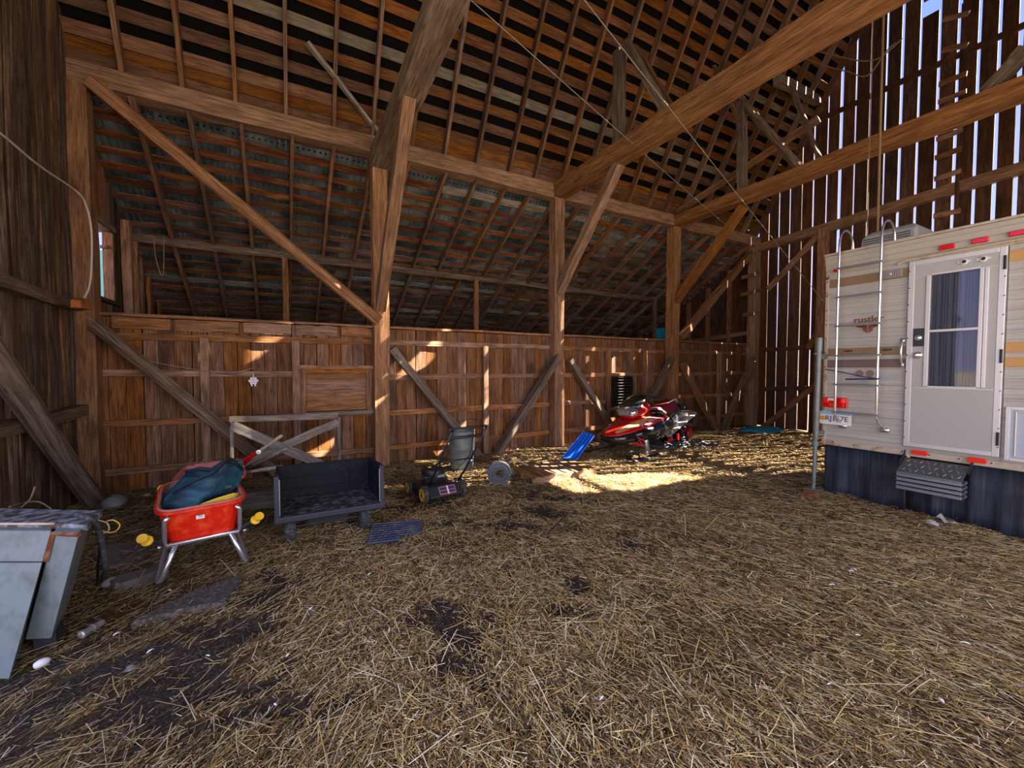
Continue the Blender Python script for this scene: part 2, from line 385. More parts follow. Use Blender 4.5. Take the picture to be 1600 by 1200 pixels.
# ---- ground
def vnoise(x, y, s, seed):
    rs = np.random.RandomState(seed); G = rs.rand(256, 256)
    u = x*s+1000.; v = y*s+1000.
    i = np.floor(u).astype(int); j = np.floor(v).astype(int); a = u-i; b = v-j
    a = a*a*(3-2*a); b = b*b*(3-2*b)
    g = lambda p, q: G[p % 256, q % 256]
    return (g(i, j)*(1-a)*(1-b)+g(i+1, j)*a*(1-b)+g(i, j+1)*(1-a)*b+g(i+1, j+1)*a*b)-.5
def gz(x, y):
    x = np.asarray(x, float); y = np.asarray(y, float)
    return .045*vnoise(x, y, 1.3, 1)+.030*vnoise(x, y, 4.5, 2)+.014*vnoise(x, y, 13, 3)
def gzf(x, y): return float(gz(np.array([x]), np.array([y]))[0])
SOIL = []   # (px,py) of bare patches in the photo -> ground position, radius along / across the view
for px, py, rx, ry in [(690,965,.12,.16),(715,1000,.11,.13),(735,1045,.08,.10),(765,1085,.09,.08),(650,975,.08,.05),(900,920,.09,.12),(878,955,.10,.07),
                       (1190,768,.20,.12),(985,850,.14,.12),(845,800,.20,.16),(870,778,.28,.14),(790,820,.5,.10),(430,905,.10,.22),(400,940,.12,.14),(400,975,.16,.10),(330,985,.22,.10),
                       (350,1010,.25,.08),(240,1020,.22,.09),(900,1120,.10,.06),(450,1110,.12,.06),(380,1120,.2,.07),(260,1080,.25,.07),(120,1090,.25,.08),(60,1120,.25,.08),(630,795,.24,.14),(400,1075,.10,.05),
                       (665,785,.3,.2),(150,1060,.35,.12),(40,1060,.3,.10),(300,1100,.3,.08),(200,1115,.35,.07),(520,1110,.12,.06),(735,1010,.13,.14),(700,1040,.10,.08),(1600,1110,.12,.1)]:
    g = at(px, py, 'z', 0); SOIL.append((g.x, g.y, rx, ry))
def soil(x, y):
    x = np.asarray(x, float); y = np.asarray(y, float); s = np.zeros_like(x)
    wob = 1+1.2*vnoise(x, y, 6, 5)+.8*vnoise(x, y, 17, 6)
    for cx, cy, rx, ry in SOIL:
        # axes turned with the view direction from the doorway
        n = math.hypot(cx, cy); ax, ay = cx/n, cy/n
        a = (x-cx)*ax+(y-cy)*ay; b = -(x-cx)*ay+(y-cy)*ax
        d = np.sqrt((a/(ry*1.25))**2+(b/(rx*1.1))**2)*wob
        s = np.maximum(s, np.clip(1.35-d, 0, 1))
    return s
nx, ny = 290, 210
gx = np.linspace(XL-.3, XR+.3, nx); gy = np.linspace(YN-.3, YB+.35, ny)
GX, GY = np.meshgrid(gx, gy); Z = gz(GX.ravel(), GY.ravel())
me = bpy.data.meshes.new('floor')
co = np.stack([GX.ravel(), GY.ravel(), Z], 1)
ii = np.arange((ny-1)*(nx-1)); rr_, cc_ = ii//(nx-1), ii % (nx-1); b0 = rr_*nx+cc_
fc = np.stack([b0, b0+1, b0+nx+1, b0+nx], 1)
me.vertices.add(len(co)); me.vertices.foreach_set('co', co.ravel())
me.loops.add(fc.size); me.loops.foreach_set('vertex_index', fc.ravel())
me.polygons.add(len(fc)); me.polygons.foreach_set('loop_start', np.arange(0, fc.size, 4)); me.polygons.foreach_set('loop_total', np.full(len(fc), 4))
me.update(); me.polygons.foreach_set('use_smooth', [True]*len(fc))
at_ = me.attributes.new('soil', 'FLOAT', 'POINT'); at_.data.foreach_set('value', soil(co[:, 0], co[:, 1]).astype(np.float32))
def floor_mat():
    m, nt, b = newmat('straw_covered_earth')
    v = coords(nt, (1, 1, 1), rnd=False)
    def noise(scale, det, vec, r=.6):
        n = N(nt, 'ShaderNodeTexNoise'); n.inputs['Scale'].default_value = scale; n.inputs['Detail'].default_value = det; n.inputs['Roughness'].default_value = r
        nt.links.new(vec, n.inputs['Vector']); return n.outputs['Fac']
    mp = N(nt, 'ShaderNodeMapping'); mp.inputs['Rotation'].default_value = (0, 0, -.5); mp.inputs['Scale'].default_value = (14, 70, 1); nt.links.new(v, mp.inputs['Vector'])
    mp2 = N(nt, 'ShaderNodeMapping'); mp2.inputs['Rotation'].default_value = (0, 0, .8); mp2.inputs['Scale'].default_value = (16, 80, 1); nt.links.new(v, mp2.inputs['Vector'])
    a = ramp(nt, [(.40, (.045, .028, .014)), (.52, (.13, .085, .038)), (.68, (.36, .26, .13))], noise(1, 5, mp.outputs[0])).outputs[0]
    a2 = ramp(nt, [(.40, (.04, .025, .014)), (.54, (.12, .075, .034)), (.70, (.34, .25, .13))], noise(1, 5, mp2.outputs[0])).outputs[0]
    c = mixc(nt, a, a2, ramp(nt, [(.42, (0, 0, 0)), (.58, (1, 1, 1))], noise(5, 3, v)).outputs[0])
    so = ramp(nt, [(.35, (.012, .009, .007)), (.54, (.045, .033, .026)), (.66, (.24, .225, .22))], noise(75, 8, v, .8)).outputs[0]
    at2 = N(nt, 'ShaderNodeAttribute'); at2.attribute_name = 'soil'
    c = mixc(nt, c, so, ramp(nt, [(.05, (0, 0, 0)), (.75, (1, 1, 1))], at2.outputs['Fac']).outputs[0])
    nt.links.new(c, b.inputs['Base Color']); b.inputs['Roughness'].default_value = .95; b.inputs['Specular IOR Level'].default_value = .1
    bp = N(nt, 'ShaderNodeBump'); bp.inputs['Strength'].default_value = .9; bp.inputs['Distance'].default_value = .02
    nt.links.new(noise(40, 8, v, .7), bp.inputs['Height']); nt.links.new(bp.outputs[0], b.inputs['Normal'])
    return m
M['floor'] = floor_mat(); me.materials.append(M['floor'])
fo = bpy.data.objects.new('floor', me); col.objects.link(fo); tag(fo, kind='structure')
M['outground'] = plain('trodden_yard', (.15, .125, .10), .95, dirt=(.10, .085, .06), nscale=1.2)
mb = MB()
for x0, x1, y0, y1 in [(-300, XL-.3, -300, 300), (XR+.3, 300, -300, 300), (XL-.3, XR+.3, YB+.35, 300), (XL-.3, XR+.3, -300, YN-.3)]:
    mb.quad((x0, y0, -.06), (x1, y0, -.06), (x1, y1, -.06), (x0, y1, -.06))
tag(mb.build('yard_ground', 'outground'), kind='structure')
# distant mountain ridge (seen through the small opening)
mb = MB(); rings = []
for k in range(41):
    a = R(-60+k*3); d = 420+30*math.sin(k*1.3)
    h = 78+14*math.sin(k*.9)+6*math.sin(k*2.3)
    rings.append([(math.sin(a)*(d-120), math.cos(a)*(d-120), -1), (math.sin(a)*d, math.cos(a)*d, h), (math.sin(a)*(d+120), math.cos(a)*(d+120), -1)])
mb.loft(rings, cap=False)
tag(mb.build('hills', 'hill'), kind='structure')

# ---- back wall (low board wall between the posts)
POSTX = [-2.09, 1.42, 4.90, 8.32, 11.62]
wb = root('wall_back', (4.8, 7.1, 0), kind='structure')
x = XL+.1; k = 0
while x < XR-.1:
    wd = random.uniform(.15, .20); xc = x+wd/2
    hit_hatch = (.30 < xc < 1.28); hit_mesh = (6.42 < xc < 7.12)
    spans = [(0.0, 2.26)]
    if hit_hatch: spans = [(0, .93), (1.60, 2.26)]
    if hit_mesh: spans = [(0, .72), (1.44, 2.26)]
    for a, b_ in spans:
        beam('plank', (xc, 7.115+random.uniform(-.004, .004), a), (xc, 7.115+random.uniform(-.004, .004), b_), wd-.006, .024, 'wall', wb, seg=2, jit=.0015, side=(1, 0, 0))
    x += wd+random.choice([0, .001, .002, .006])
def sections(zs, h, dp, y, names='rail', mat='rail'):
    for i in range(4):
        a, b_ = POSTX[i]+.12, POSTX[i+1]-.12
        for z in zs[i] if isinstance(zs[0], (list, tuple)) else zs:
            if i == 2 and 1.3 < z < 1.6: # broken by the mesh window
                beam(names, (a, y, z), (6.36, y, z), dp, h, mat, wb, side=(0, 1, 0)); beam(names, (7.18, y, z), (b_, y, z), dp, h, mat, wb, side=(0, 1, 0)); continue
            if i == 2 and .6 < z < 1.2:
                beam(names, (a, y, z), (6.36, y, z), dp, h, mat, wb, side=(0, 1, 0)); beam(names, (7.18, y, z), (b_, y, z), dp, h, mat, wb, side=(0, 1, 0)); continue
            if i == 0 and 1.3 < z < 1.6: b2 = .15
            else: b2 = b_
            beam(names, (a, y, z+random.uniform(-.015, .015)), (b2, y, z+random.uniform(-.015, .015)), dp, h, mat, wb, side=(0, 1, 0))
sections([[2.03, 1.53, .89, .28], [2.03, 1.47, .86, .29], [2.03, 1.47, .88, .31], [2.02, 1.47, .90, .33]], .085, .045, 7.078)
for i in range(4):
    a, b_ = POSTX[i]-.1, POSTX[i+1]+.1
    beam('top_board', (a, 7.10, 2.285), (b_, 7.10, 2.285), .20, .035, 'rail', wb, side=(0, 1, 0))
for (a, b_) in [(-1.86, -1.28), (-1.22, -.52), (-.46, .14), (.20, .78), (.84, 1.30)]:
    beam('fascia_board', (a, 7.075, 2.185), (b_, 7.075, 2.185), .03, .15, 'rail', wb, side=(0, 1, 0))
for sx in (-.91, .19, 3.32, 6.33, 7.45, 10.2):
    beam('stud', (sx, 7.02, 0), (sx, 7.02, 2.02), .095, .07, 'rail', wb, side=(1, 0, 0))
# hatch of level boards
beam('hatch_rail', (.24, 7.03, 1.625), (1.36, 7.03, 1.625), .07, .05, 'rail', wb, side=(0, 1, 0))
beam('hatch_rail', (.24, 7.03, .905), (1.36, 7.03, .905), .07, .055, 'greyboard', wb, side=(0, 1, 0))
for i in range(4):
    beam('hatch_board', (.28, 7.10, 1.02+.165*i), (1.30, 7.10, 1.02+.165*i), .022, .160, 'hatch', wb, side=(0, 1, 0), jit=.002)
beam('hatch_frame', (.28, 7.065, .93), (.28, 7.065, 1.6), .09, .035, 'hatch', wb, side=(1, 0, 0))
beam('hatch_frame', (1.25, 7.065, .93), (1.25, 7.065, 1.6), .085, .035, 'hatch', wb, side=(1, 0, 0))
beam('hatch_frame', (.32, 7.065, 1.565), (1.21, 7.065, 1.565), .035, .08, 'hatch', wb, side=(0, 1, 0))
# wire mesh opening
beam('mesh_frame', (6.38, 7.05, 1.47), (7.17, 7.05, 1.47), .05, .07, 'rail', wb, side=(0, 1, 0))
beam('mesh_frame', (6.38, 7.05, .70), (7.17, 7.05, .70), .05, .06, 'rail', wb, side=(0, 1, 0))
beam('mesh_frame', (7.16, 7.05, .70), (7.16, 7.05, 1.47), .08, .05, 'rail', wb, side=(1, 0, 0))
mb = MB()
for i in range(15): mb.tube([(6.20+.065*i, 7.035, .72 if 6.2+.065*i > 6.38 else 1.1), (6.20+.065*i, 7.035, 1.50)], .0025, 4)
for i in range(12): mb.tube([(6.18 if i > 6 else 6.38, 7.035, .76+.065*i), (7.12, 7.035, .76+.065*i)], .0025, 4)
mb.build('wire_mesh', 'meshwire', wb)

# ---- left gable wall: rough slabs, rails, opening with sky
wl = root('wall_left', (-2.1, 6, 0), kind='structure')
y = 3.6
while y < 6.90:
    wd = random.uniform(.05, .115); zt = 7.5
    dx = random.uniform(-.04, .04)
    beam('slab_board', (XL+dx, y+wd/2, -.02), (XL+dx+random.uniform(-.01, .01), y+wd/2+random.uniform(-.015, .015), zt), wd, .055, 'slab', wl, seg=9, jit=.011, side=(0, 1, 0))
    y += wd*random.uniform(.82, 1.0)
for z in (2.36, 1.10):
    beam('rail', (XL+.08, 3.6, z-.03), (XL+.08, 6.9, z), .12, .13, 'greylog', wl, side=(0, 0, 1), jit=.012)
y = 7.16
while y < 12.5:
    wd = random.uniform(.15, .20); yc = y+wd/2
    top = zl(yc)+.13
    spans = [(-.02, top)]
    if 7.35 < yc < 8.48: spans = [(-.02, 2.60), (3.64, top)]
    for a, b_ in spans:
        beam('wall_board', (XL, yc, a), (XL, yc, b_), wd-.004, .026, 'slab' if yc > 8.3 else 'rail', wl, seg=2, jit=.003, side=(0, 1, 0))
    y += wd
beam('opening_jamb', (XL-.055, 8.52, 2.52), (XL-.055, 8.52, 3.74), .06, .12, 'rail', wl, side=(0, 1, 0), jit=.003)
beam('opening_jamb', (XL-.055, 7.36, 2.52), (XL-.055, 7.36, 3.74), .06, .12, 'rail', wl, side=(0, 1, 0), jit=.003)
beam('opening_head', (XL-.08, 7.3, 3.69), (XL-.08, 8.55, 3.69), .22, .08, 'greyboard', wl, side=(1, 0, 0))
beam('opening_sill', (XL-.05, 7.3, 2.57), (XL-.05, 8.55, 2.57), .26, .05, 'darkshell', wl, side=(1, 0, 0))
beam('hinge_block', (XL-.12, 8.48, 3.42), (XL-.02, 8.42, 3.42), .04, .05, 'hatch', wl, seg=1)
for yy in (8.78, 9.12):
    beam('stud', (XL+.10, yy, 2.3), (XL+.10, yy, zl(yy)-.12), .11, .11, 'rail', wl, side=(0, 1, 0))
for yy, zz in ((9.6, 3.56), (10.1, 3.30), (10.8, 2.95)):
    beam('stud', (XL+.08, yy, 2.3), (XL+.08, yy, zz), .13, .05, 'rail', wl, side=(0, 1, 0))
# unseen upper gable above the doorway
mb = MB(); mb.prism([(-3.1, 4.8), (3.6, 4.8), (3.6, zu(3.6)), (2, zu(2)), (-3.1, 5.0)], 'x', XL-.03, XL+.03)
mb.prism([(3.6, 7.4), (6.9, 7.4), (3.6, zu(3.6))], 'x', XL-.03, XL+.03)
mb.box((XL, -2.6, 2.4), (.06, 1.0, 4.8)); mb.build('gable_boarding', 'darkshell', wl)

# ---- far end wall: spaced vertical planks with daylight between
def hole(px, py, w_, h_, ax='y', v=7.1):
    T = at(px, py, ax, v); t = (XR-T.x)/.93
    return (T.y-.3676*t, T.z+t*math.tan(SUN_EL), w_, h_)
HOLES = [hole(650, 572, .12, .34), hole(690, 712, .22, .32), 
         hole(500, 700, .12, .30), hole(612, 650, .05, .8), hole(950, 750, .62, 2.3, 'z', 0.02)]  # unseen openings added where the sun must enter to throw its patches
we = root('wall_right', (XR, 4, 0), kind='structure')
y = 6.93; k = 0
while y > -3.0:
    gap = .015+.034*max(0, min(1, (6.6-y)/4.2))*random.uniform(.75, 1.4)
    if k in (6,): gap = .055
    if y < 1.7: gap = .0005  # planks out of view closed up, shaped to stop stray sun streaks
    pitch = .272+random.uniform(-.02, .02); wd = pitch-gap; yc = y-wd/2; zt = (zu(yc-wd/2)+.12 if yc > 2.2 else zu(yc)+.45)
    spans = [(-.03+random.uniform(0, .05), zt)]
    lo, hi = yc-wd/2, yc+wd/2
    for hy, hz, hw, hh in HOLES:
        if hy+hw/2 > lo+.03 and hy-hw/2 < hi-.03:
            ns = []
            for a, b_ in spans:
                if a < hz-hh/2 and b_ > hz+hh/2: ns += [(a, hz-hh/2), (hz+hh/2, b_)]
                else: ns.append((a, b_))
            spans = ns
    tilt = random.uniform(-.008, .008)
    for a, b_ in spans:
        cut = 9.5 if yc < 3.4 and a < 9.5 < b_ else b_
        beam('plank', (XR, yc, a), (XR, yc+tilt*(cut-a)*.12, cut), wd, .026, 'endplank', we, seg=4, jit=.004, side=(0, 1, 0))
        if cut < b_: beam('plank', (XR+.01, yc, cut), (XR+.01, yc, b_), pitch+.01, .026, 'endplank', we, seg=2, jit=.0, side=(0, 1, 0))  # gapless upper piece out of view, added to block sun streaks
    y -= pitch; k += 1
y = 7.0
while y < 12.5:
    beam('plank', (XR, y+.13, -.03), (XR, y+.13, zl(y+.26)+.26), .256, .026, 'endplank', we, seg=2, jit=.001, side=(0, 1, 0)); y += .258
for a_, b_ in [((1190, 547), (1290, 541)), ((1190, 608), (1290, 606)), ((1275, 190), (1512, 80)), ((1186, 388), (1600, 262))]:
    p, q = at(*a_, 'x', XR-.08), at(*b_, 'x', XR-.08)
    e = (q-p).normalized(); q = q + e*3.0
    big = b_ == (1600, 262)
    beam('girt', p, q, .20 if big else .05, .20 if big else .11, 'timber_warm' if big else 'endplank', we, side=(1, 0, 0), seg=8)
for a_, b_ in [((1200, 452), (1284, 362)), ((1186, 672), (1278, 600)), ((1262, 545), (1290, 500))]:
    beam('diagonal_brace', at(*a_, 'x', XR-.13), at(*b_, 'x', XR-.13), .05, .13, 'rail', we, side=(1, 0, 0))
for yy in (7.75, 8.45, 9.15, 9.85):
    beam('stud', (XR-.08, yy, 2.2), (XR-.08, yy, zl(yy)-.12), .10, .10, 'rail', we, side=(0, 1, 0))
beam('rail', (XR-.08, 7.1, 2.62), (XR-.08, 12, 2.30), .06, .12, 'rail', we, side=(1, 0, 0))
p = at(1277, 700, 'x', XR-.2); beam('stud', (XR-.16, p.y, 0), (XR-.16, p.y, 5.0), .20, .14, 'rail', we, side=(0, 1, 0))

# ---- unseen shell: near side wall, outer wall of the lean-to, other roof slope
mb = MB(); mb.box((XR-2.2, YN, 2.5), (4.4, .06, 5.0)); mb.box((3, YN, 4.95), (10.3, .06, .4))
tag(mb.build('wall_front', 'darkshell', origin=(4.8, YN, 0)), kind='structure')
mb = MB(); mb.box((4.8, YF, 1.0), (XR-XL, .05, 2.1))
tag(mb.build('wall_outer', 'darkshell', origin=(4.8, YF, 0)), kind='structure')
lf = root('loft_floor', (4.8, 9.8, 2.2), kind='structure')
mb = MB()
for i in range(18): mb.box((4.8, 7.36+.3*i, 2.235), (XR-XL-.1, .29, .03))
mb.build('floorboards', 'darkshell', lf)

# ---- upper roof slope: rafters, spaced boards, black roofing above
U = Vector((0, -.4961, .8682)); NU = Vector((0, .8682, .4961)); U0 = Vector((0, 7.0, 5.16))
ce = root('ceiling', (4.8, 7, 5.1), kind='structure')
xs = [-1.66-.0+.6*i+random.uniform(-.03, .03) for i in range(23)]
for x in xs:
    p = U0+Vector((x, 0, 0)); beam('rafter', p+U*(-.05), p+U*6.9, .048, .13, 'rafter', ce, side=(1, 0, 0), seg=5, jit=.004)
s_ = -.20; row = 0
while s_ < 6.8:
    wd = random.uniform(.125, .155); x = XL-.05
    gap = .004 if row < 4 else random.uniform(.10, .135)
    joints = [XL-.02]+sorted(random.sample([xs[i] for i in range(3, 21)], 3))+[XR-.02]
    for j in range(4):
        a, b_ = joints[j], joints[j+1]
        pale = (row == 7) or (row == 13 and j > 1) or random.random() < .02
        o = U0+U*(s_+wd/2)+NU*.082
        beam('roof_board', o+Vector((a+.004, 0, 0)), o+Vector((b_-.004, 0, 0)), wd, .016, 'sheathgrey' if pale else 'sheath', ce, side=tuple(U), seg=3, jit=.005)
    s_ += wd+gap; row += 1
mb = MB()
c0 = U0+U*(-.3)+NU*.14; c1 = U0+U*10.15+NU*.14
mb.quad((XL-.3, c0.y, c0.z), (XR-.12, c0.y, c0.z), (XR-.12, c1.y, c1.z), (XL-.3, c1.y, c1.z))
mb.quad((XL-.3, c1.y, c1.z), (XR+.05, c1.y, c1.z), (XR+.05, YN-.1, 4.95), (XL-.3, YN-.1, 4.95))
mb.build('roofing_felt', 'roofing', ce)
beam('purlin', at(1215, 124, 'x', 8.9), at(1278, 158, 'x', 11.3), .16, .16, 'greylog', ce)
# ---- lower (lean-to) roof
D = Vector((0, .8725, -.4886)); ND = Vector((0, .4886, .8725)); D0 = Vector((0, 7.0, 5.0))
cl = root('ceiling', (4.8, 9, 4), kind='structure')
xs2 = [-1.6+.59*i+random.uniform(-.03, .03) for i in range(23)]
for x in xs2:
    p = D0+Vector((x, 0, 0)); beam('rafter', p+D*(-.05), p+D*6.2, .05, .12, 'rafter', cl, side=(1, 0, 0), seg=6, jit=.006)
s_ = .02
while s_ < 6.2:
    wd = random.uniform(.10, .15)
    joints = [XL]+sorted(random.sample([xs2[i] for i in range(3, 21)], 3))+[XR]
    for j in range(4):
        o = D0+D*(s_+wd/2)+ND*.078
        o2 = o+D*random.uniform(-.02, .02)
        beam('lath', o+Vector((joints[j]+.004, 0, 0)), o2+Vector((joints[j+1]-.004, 0, 0)), wd, .020, 'greyboard' if random.random() < .13 else 'leanboard', cl, side=tuple(D), seg=10, jit=.010)
    s_ += wd+random.uniform(.125, .165)
# corrugated sheets, one mesh shared by all
mb = MB(); n = 100; wdt = .875
rings = []
for j in (0, 1):
    rings.append([(-wdt/2+wdt*i/n, j*6.6, .012*math.sin(2*math.pi*i/n*11)) for i in range(n+1)])
mb.loft(rings, cap=False, closed=False)
o = mb.build('metal_sheet', 'sheet', cl, local=True, smooth=True)
mat = Matrix((Vector((1, 0, 0)), D, Vector((1, 0, 0)).cross(D))).transposed().to_4x4()
for i in range(17):
    c = o if i == 0 else o.copy()
    if i: col.objects.link(c); c.parent = cl
    mm = mat.copy(); mm.translation = D0+ND*(.104+.003*(i % 2))+D*(-.14)+Vector((XL+.36+.819*i, 0, 0))-Vector((4.8, 9, 4)); c.matrix_local = mm

# ================================================================== TIMBER FRAME (each timber is a thing)
def timber(name, a, b, w, h, mat, label, cat, **kw):
    g = kw.pop('group', None)
    o = beam(name, a, b, w, h, mat, None, **kw); tag(o, label, cat, g); return o
PY = 6.98
names_ = ['brown square timber post at the left corner beside the small sky opening',
          'tall square timber post standing behind the black dump cart',
          'tall square timber post standing just left of the snowmobile nose',
          'square timber post rising behind the rear end of the snowmobile',
          'square timber post in the far corner at the slatted end wall']
for i, px_ in enumerate(POSTX):
    w_ = .25 if i == 0 else .23
    timber('timber_post', (px_, PY, -.05), (px_, PY, 4.98), w_, .22, 'timber' if i else 'rail', names_[i], 'post', side=(1, 0, 0), seg=8, jit=.007)
timber('plate_beam', (XL+.03, 6.98, 5.11), (XR-.05, 6.98, 5.11), .22, .26, 'timber', 'long level plate beam running over all the posts where the two roof slopes meet', 'beam', side=(0, 1, 0), seg=16, jit=.009)
def X(px, py, v): return at(px, py, 'x', v)
def ext(a, b, t): return a+(b-a)*t
# tie beams, running across the barn towards the near side
for i, (a_, b_, w_) in enumerate([((598, 245), (664, 68), .27), ((872, 303), (1248, 72), .27), ((1054, 350), (1598, 136), .25)]):
    v = POSTX[i+1]; p, q = X(*a_, v), X(*b_, v); q = p+(q-p)*(9.5/(q-p).length)
    q.z = p.z + (q.z-p.z)*.55
    timber('tie_beam', p+Vector((0, .15, .02)), q, w_, w_+.02, ['greylog', 'timber_warm', 'timber_warm'][i],
           ['dark rough tie beam springing from the post behind the black cart', 'heavy orange-brown tie beam rising to the top of the picture above the snowmobile',
            'long orange-brown tie beam crossing in front of the slatted end wall'][i], 'beam', side=(0, 0, 1), seg=10, jit=.012, round_=False)
# braces given by where their ends are seen, each on its own real plane
def Y(px, py, v=6.86): return at(px, py, 'y', v)
BR = [
 (Y(140,128,6.85), Y(592,502,6.85), .17, .17, 'timber', 'long pale diagonal brace from the left plate beam down to the middle post', True),
 (Y(148,508,6.84), Y(400,712,6.84), .17, .16, 'greylog', 'grey weathered diagonal log brace in front of the left board wall', True),
 (at(-25,535,'x',-1.93)+(at(-25,535,'x',-1.93)-at(145,778,'x',-1.93))*.6, at(145,778,'x',-1.93), .20, .18, 'greylog', 'thick dark diagonal brace against the rough slab wall at far left', True),
 (Y(612,545,6.86), Y(757,722,6.86), .13, .12, 'greylog', 'grey diagonal brace with sunlit edge, ending behind the metal barrel', False),
 (Y(872,556,6.86), Y(770,722,6.86), .14, .12, 'greylog', 'grey diagonal brace leaning left from the post beside the snowmobile', False),
 (Y(890,562,6.86), Y(957,668,6.86), .11, .10, 'greylog', 'diagonal brace ending at the snowmobile windshield', False),
 (Y(1050,560,6.86), Y(1004,648,6.86), .13, .12, 'greylog', 'diagonal brace behind the snowmobile seat leaning down left', False),
 (Y(1066,566,6.86), Y(1120,676,6.86), .13, .12, 'timber_warm', 'orange diagonal brace right of the snowmobile leaning down right', False),
 (Y(1176,560,6.86), Y(1130,672,6.86), .13, .12, 'greylog', 'diagonal brace in the far corner leaning down left from the corner post', False),
 (Y(1064,527,6.86), Y(1172,396,6.86), .15, .14, 'timber_warm', 'diagonal brace rising right from the third post to the far corner', False),
 (X(604,404,POSTX[1]-.02), X(638,150,POSTX[1]-.02), .15, .16, 'timber_warm', 'orange knee brace standing against the middle post up to the dark tie beam', False),
 (X(882,437,POSTX[2]), X(962,266,POSTX[2]), .15, .16, 'timber_warm', 'knee brace from the post beside the snowmobile up to the heavy tie beam', False),
 (X(1062,462,POSTX[3]), X(1157,330,POSTX[3]), .15, .16, 'timber_warm', 'knee brace from the third post up to the tie beam crossing the end wall', False),
 (at(480,66,'y',6.45), at(593,208,'y',6.88), .07, .05, 'handlewood', 'thin pale stick nailed diagonally under the upper rafters at top left', False),
 (X(967,80,POSTX[2]), X(967,238,POSTX[2]), .15, .15, 'greylog', 'grey upright strut standing on the heavy tie beam', False),
 (X(978,66,POSTX[2]-.06), X(1046,184,POSTX[2]-.06), .11, .10, 'greylog', 'grey slanting strut meeting the top of the heavy tie beam', False),
 (X(992,72,POSTX[2]+.10), X(1058,182,POSTX[2]+.10), .06, .09, 'rafter', 'thin board beside the slanting strut on the heavy tie beam', False),
 (X(1158,160,POSTX[3]), X(1161,312,POSTX[3]), .15, .14, 'greylog', 'grey upright strut standing on the tie beam before the end wall', False),
 (X(1155,152,POSTX[3]), X(1256,270,POSTX[3]), .15, .14, 'greylog', 'grey round strut slanting down onto the tie beam before the end wall', True),
 (X(1236,136,POSTX[3]), X(1282,252,POSTX[3]), .06, .10, 'rafter', 'thin board slanting down to the tie beam near the slatted wall', False),
 (X(1096,66,POSTX[3]-.6), X(1156,190,POSTX[3]-.1), .07, .09, 'rafter', 'thin board hanging down from the upper rafters left of the grey strut', False),
 (at(1051,336,'x',POSTX[3]+.1), at(1280,186,'x',POSTX[3]+.6), .12, .10, 'timber_warm', 'slim orange-brown pole rising right from the third post under the upper roof', False),
 (X(1543,146,POSTX[3]), X(1606,76,POSTX[3]), .17, .15, 'greylog', 'grey slanting strut at the right on the tie beam above the camper', False),
]
for a, b, w_, h_, m_, lab, rd in BR:
    lo, hi = (a, b) if a.z < b.z else (b, a); u_ = (lo-hi).normalized()
    if 'knee' in lab and lo.y < 6.9: lo += u_*max(0, (6.9-lo.y)/max(u_.y, .05))*1.0
    elif lo.z < .4: lo += u_*((lo.z+.02)/-u_.z)
    if 'knee' in lab: b = b+(b-a).normalized()*.11
    timber('diagonal_brace' if 'strut' not in lab and 'board' not in lab and 'stick' not in lab else 'strut', a, b, w_, h_, m_, lab, 'brace' if 'brace' in lab else 'strut', round_=rd, seg=6, jit=.007, side=(0, 1, 0) if abs((b-a).y) < .6*(b-a).length else (1, 0, 0))
# purlin under the lean-to rafters with its thin props
timber('purlin', (XL+.1, 9.1, 3.76), (10.2, 9.2, 3.74), .15, .13, 'greylog', 'long weathered pole carried across under the lower roof rafters', 'beam', seg=18, jit=.015, round_=True)
for x_, lab in ((.10, 'thin upright prop under the lower roof left of the middle post'), (4.05, 'thin upright prop under the lower roof midway between the two tall posts'), (10.0, 'thin upright prop beside the blue bin on the wall')):
    timber('roof_prop', (x_, 9.05, 2.24), (x_, 9.05, 3.70), .10, .06, 'timber_warm', lab, 'prop', side=(1, 0, 0))
# climbing cleats on the corner post and the ladder on the end wall
k = 0
lr = root('wall_ladder', (XR-.2, 3.1, 4.5), label='plain wooden ladder of short rungs fixed up the slatted end wall', cat='ladder') if False else root('wall_ladder', (XR-.2, 3.1, 4.5))
tag(lr, 'plain wooden ladder of short rungs fixed up the slatted end wall', 'ladder')
for (a_, b_) in [((1472, 79), (1512, 70)), ((1467, 132), (1511, 115)), ((1466, 160), (1510, 142)), ((1463, 218), (1504, 203)), ((1461, 247), (1503, 232)), ((1460, 280), (1502, 266)), ((1459, 338), (1501, 329)), ((1474, 30), (1514, 20))]:
    beam('rung', at(*a_, 'x', XR-.22), at(*b_, 'x', XR-.22), .04, .09, 'rail', lr, side=(1, 0, 0), seg=2)
p = at(1498, 200, 'x', XR-.2)
beam('side_rail', (XR-.17, p.y, 3.3), (XR-.17, p.y, 8.6), .06, .05, 'endplank', lr, side=(0, 1, 0))
for (a_, b_), lab in zip([((1160, 434), (1186, 426)), ((1158, 460), (1196, 451)), ((1161, 492), (1184, 489))], ['uppermost', 'middle', 'lowest']):
    timber('climbing_cleat', at(*a_, 'y', 6.84), at(*b_, 'y', 6.84), .04, .09, 'rafter', lab+' of the three short cleats nailed across the far corner post', 'cleat', side=(0, 1, 0), seg=2, group='cleats on the far corner post')
# ================================================================== CAMPER
CX = 6.0; CY0, CY1 = .55, 2.68; CZ0, CZ1 = .66, 2.98
rv = root('camper', (7.2, 1.6, 0), label='cream truck camper with tan stripes, rear door and chrome ladder', cat='camper')
# body: rear wall profile with a slightly projecting top fascia, tilted in at the corner like the real one
mb = MB(); mb.prism([(CY0, CZ0), (CY1, CZ0), (CY1, 2.95), (CY0, 2.95)], 'x', CX+.012, CX+2.05)
mb.build('body', 'siding', rv, bevel=.015)
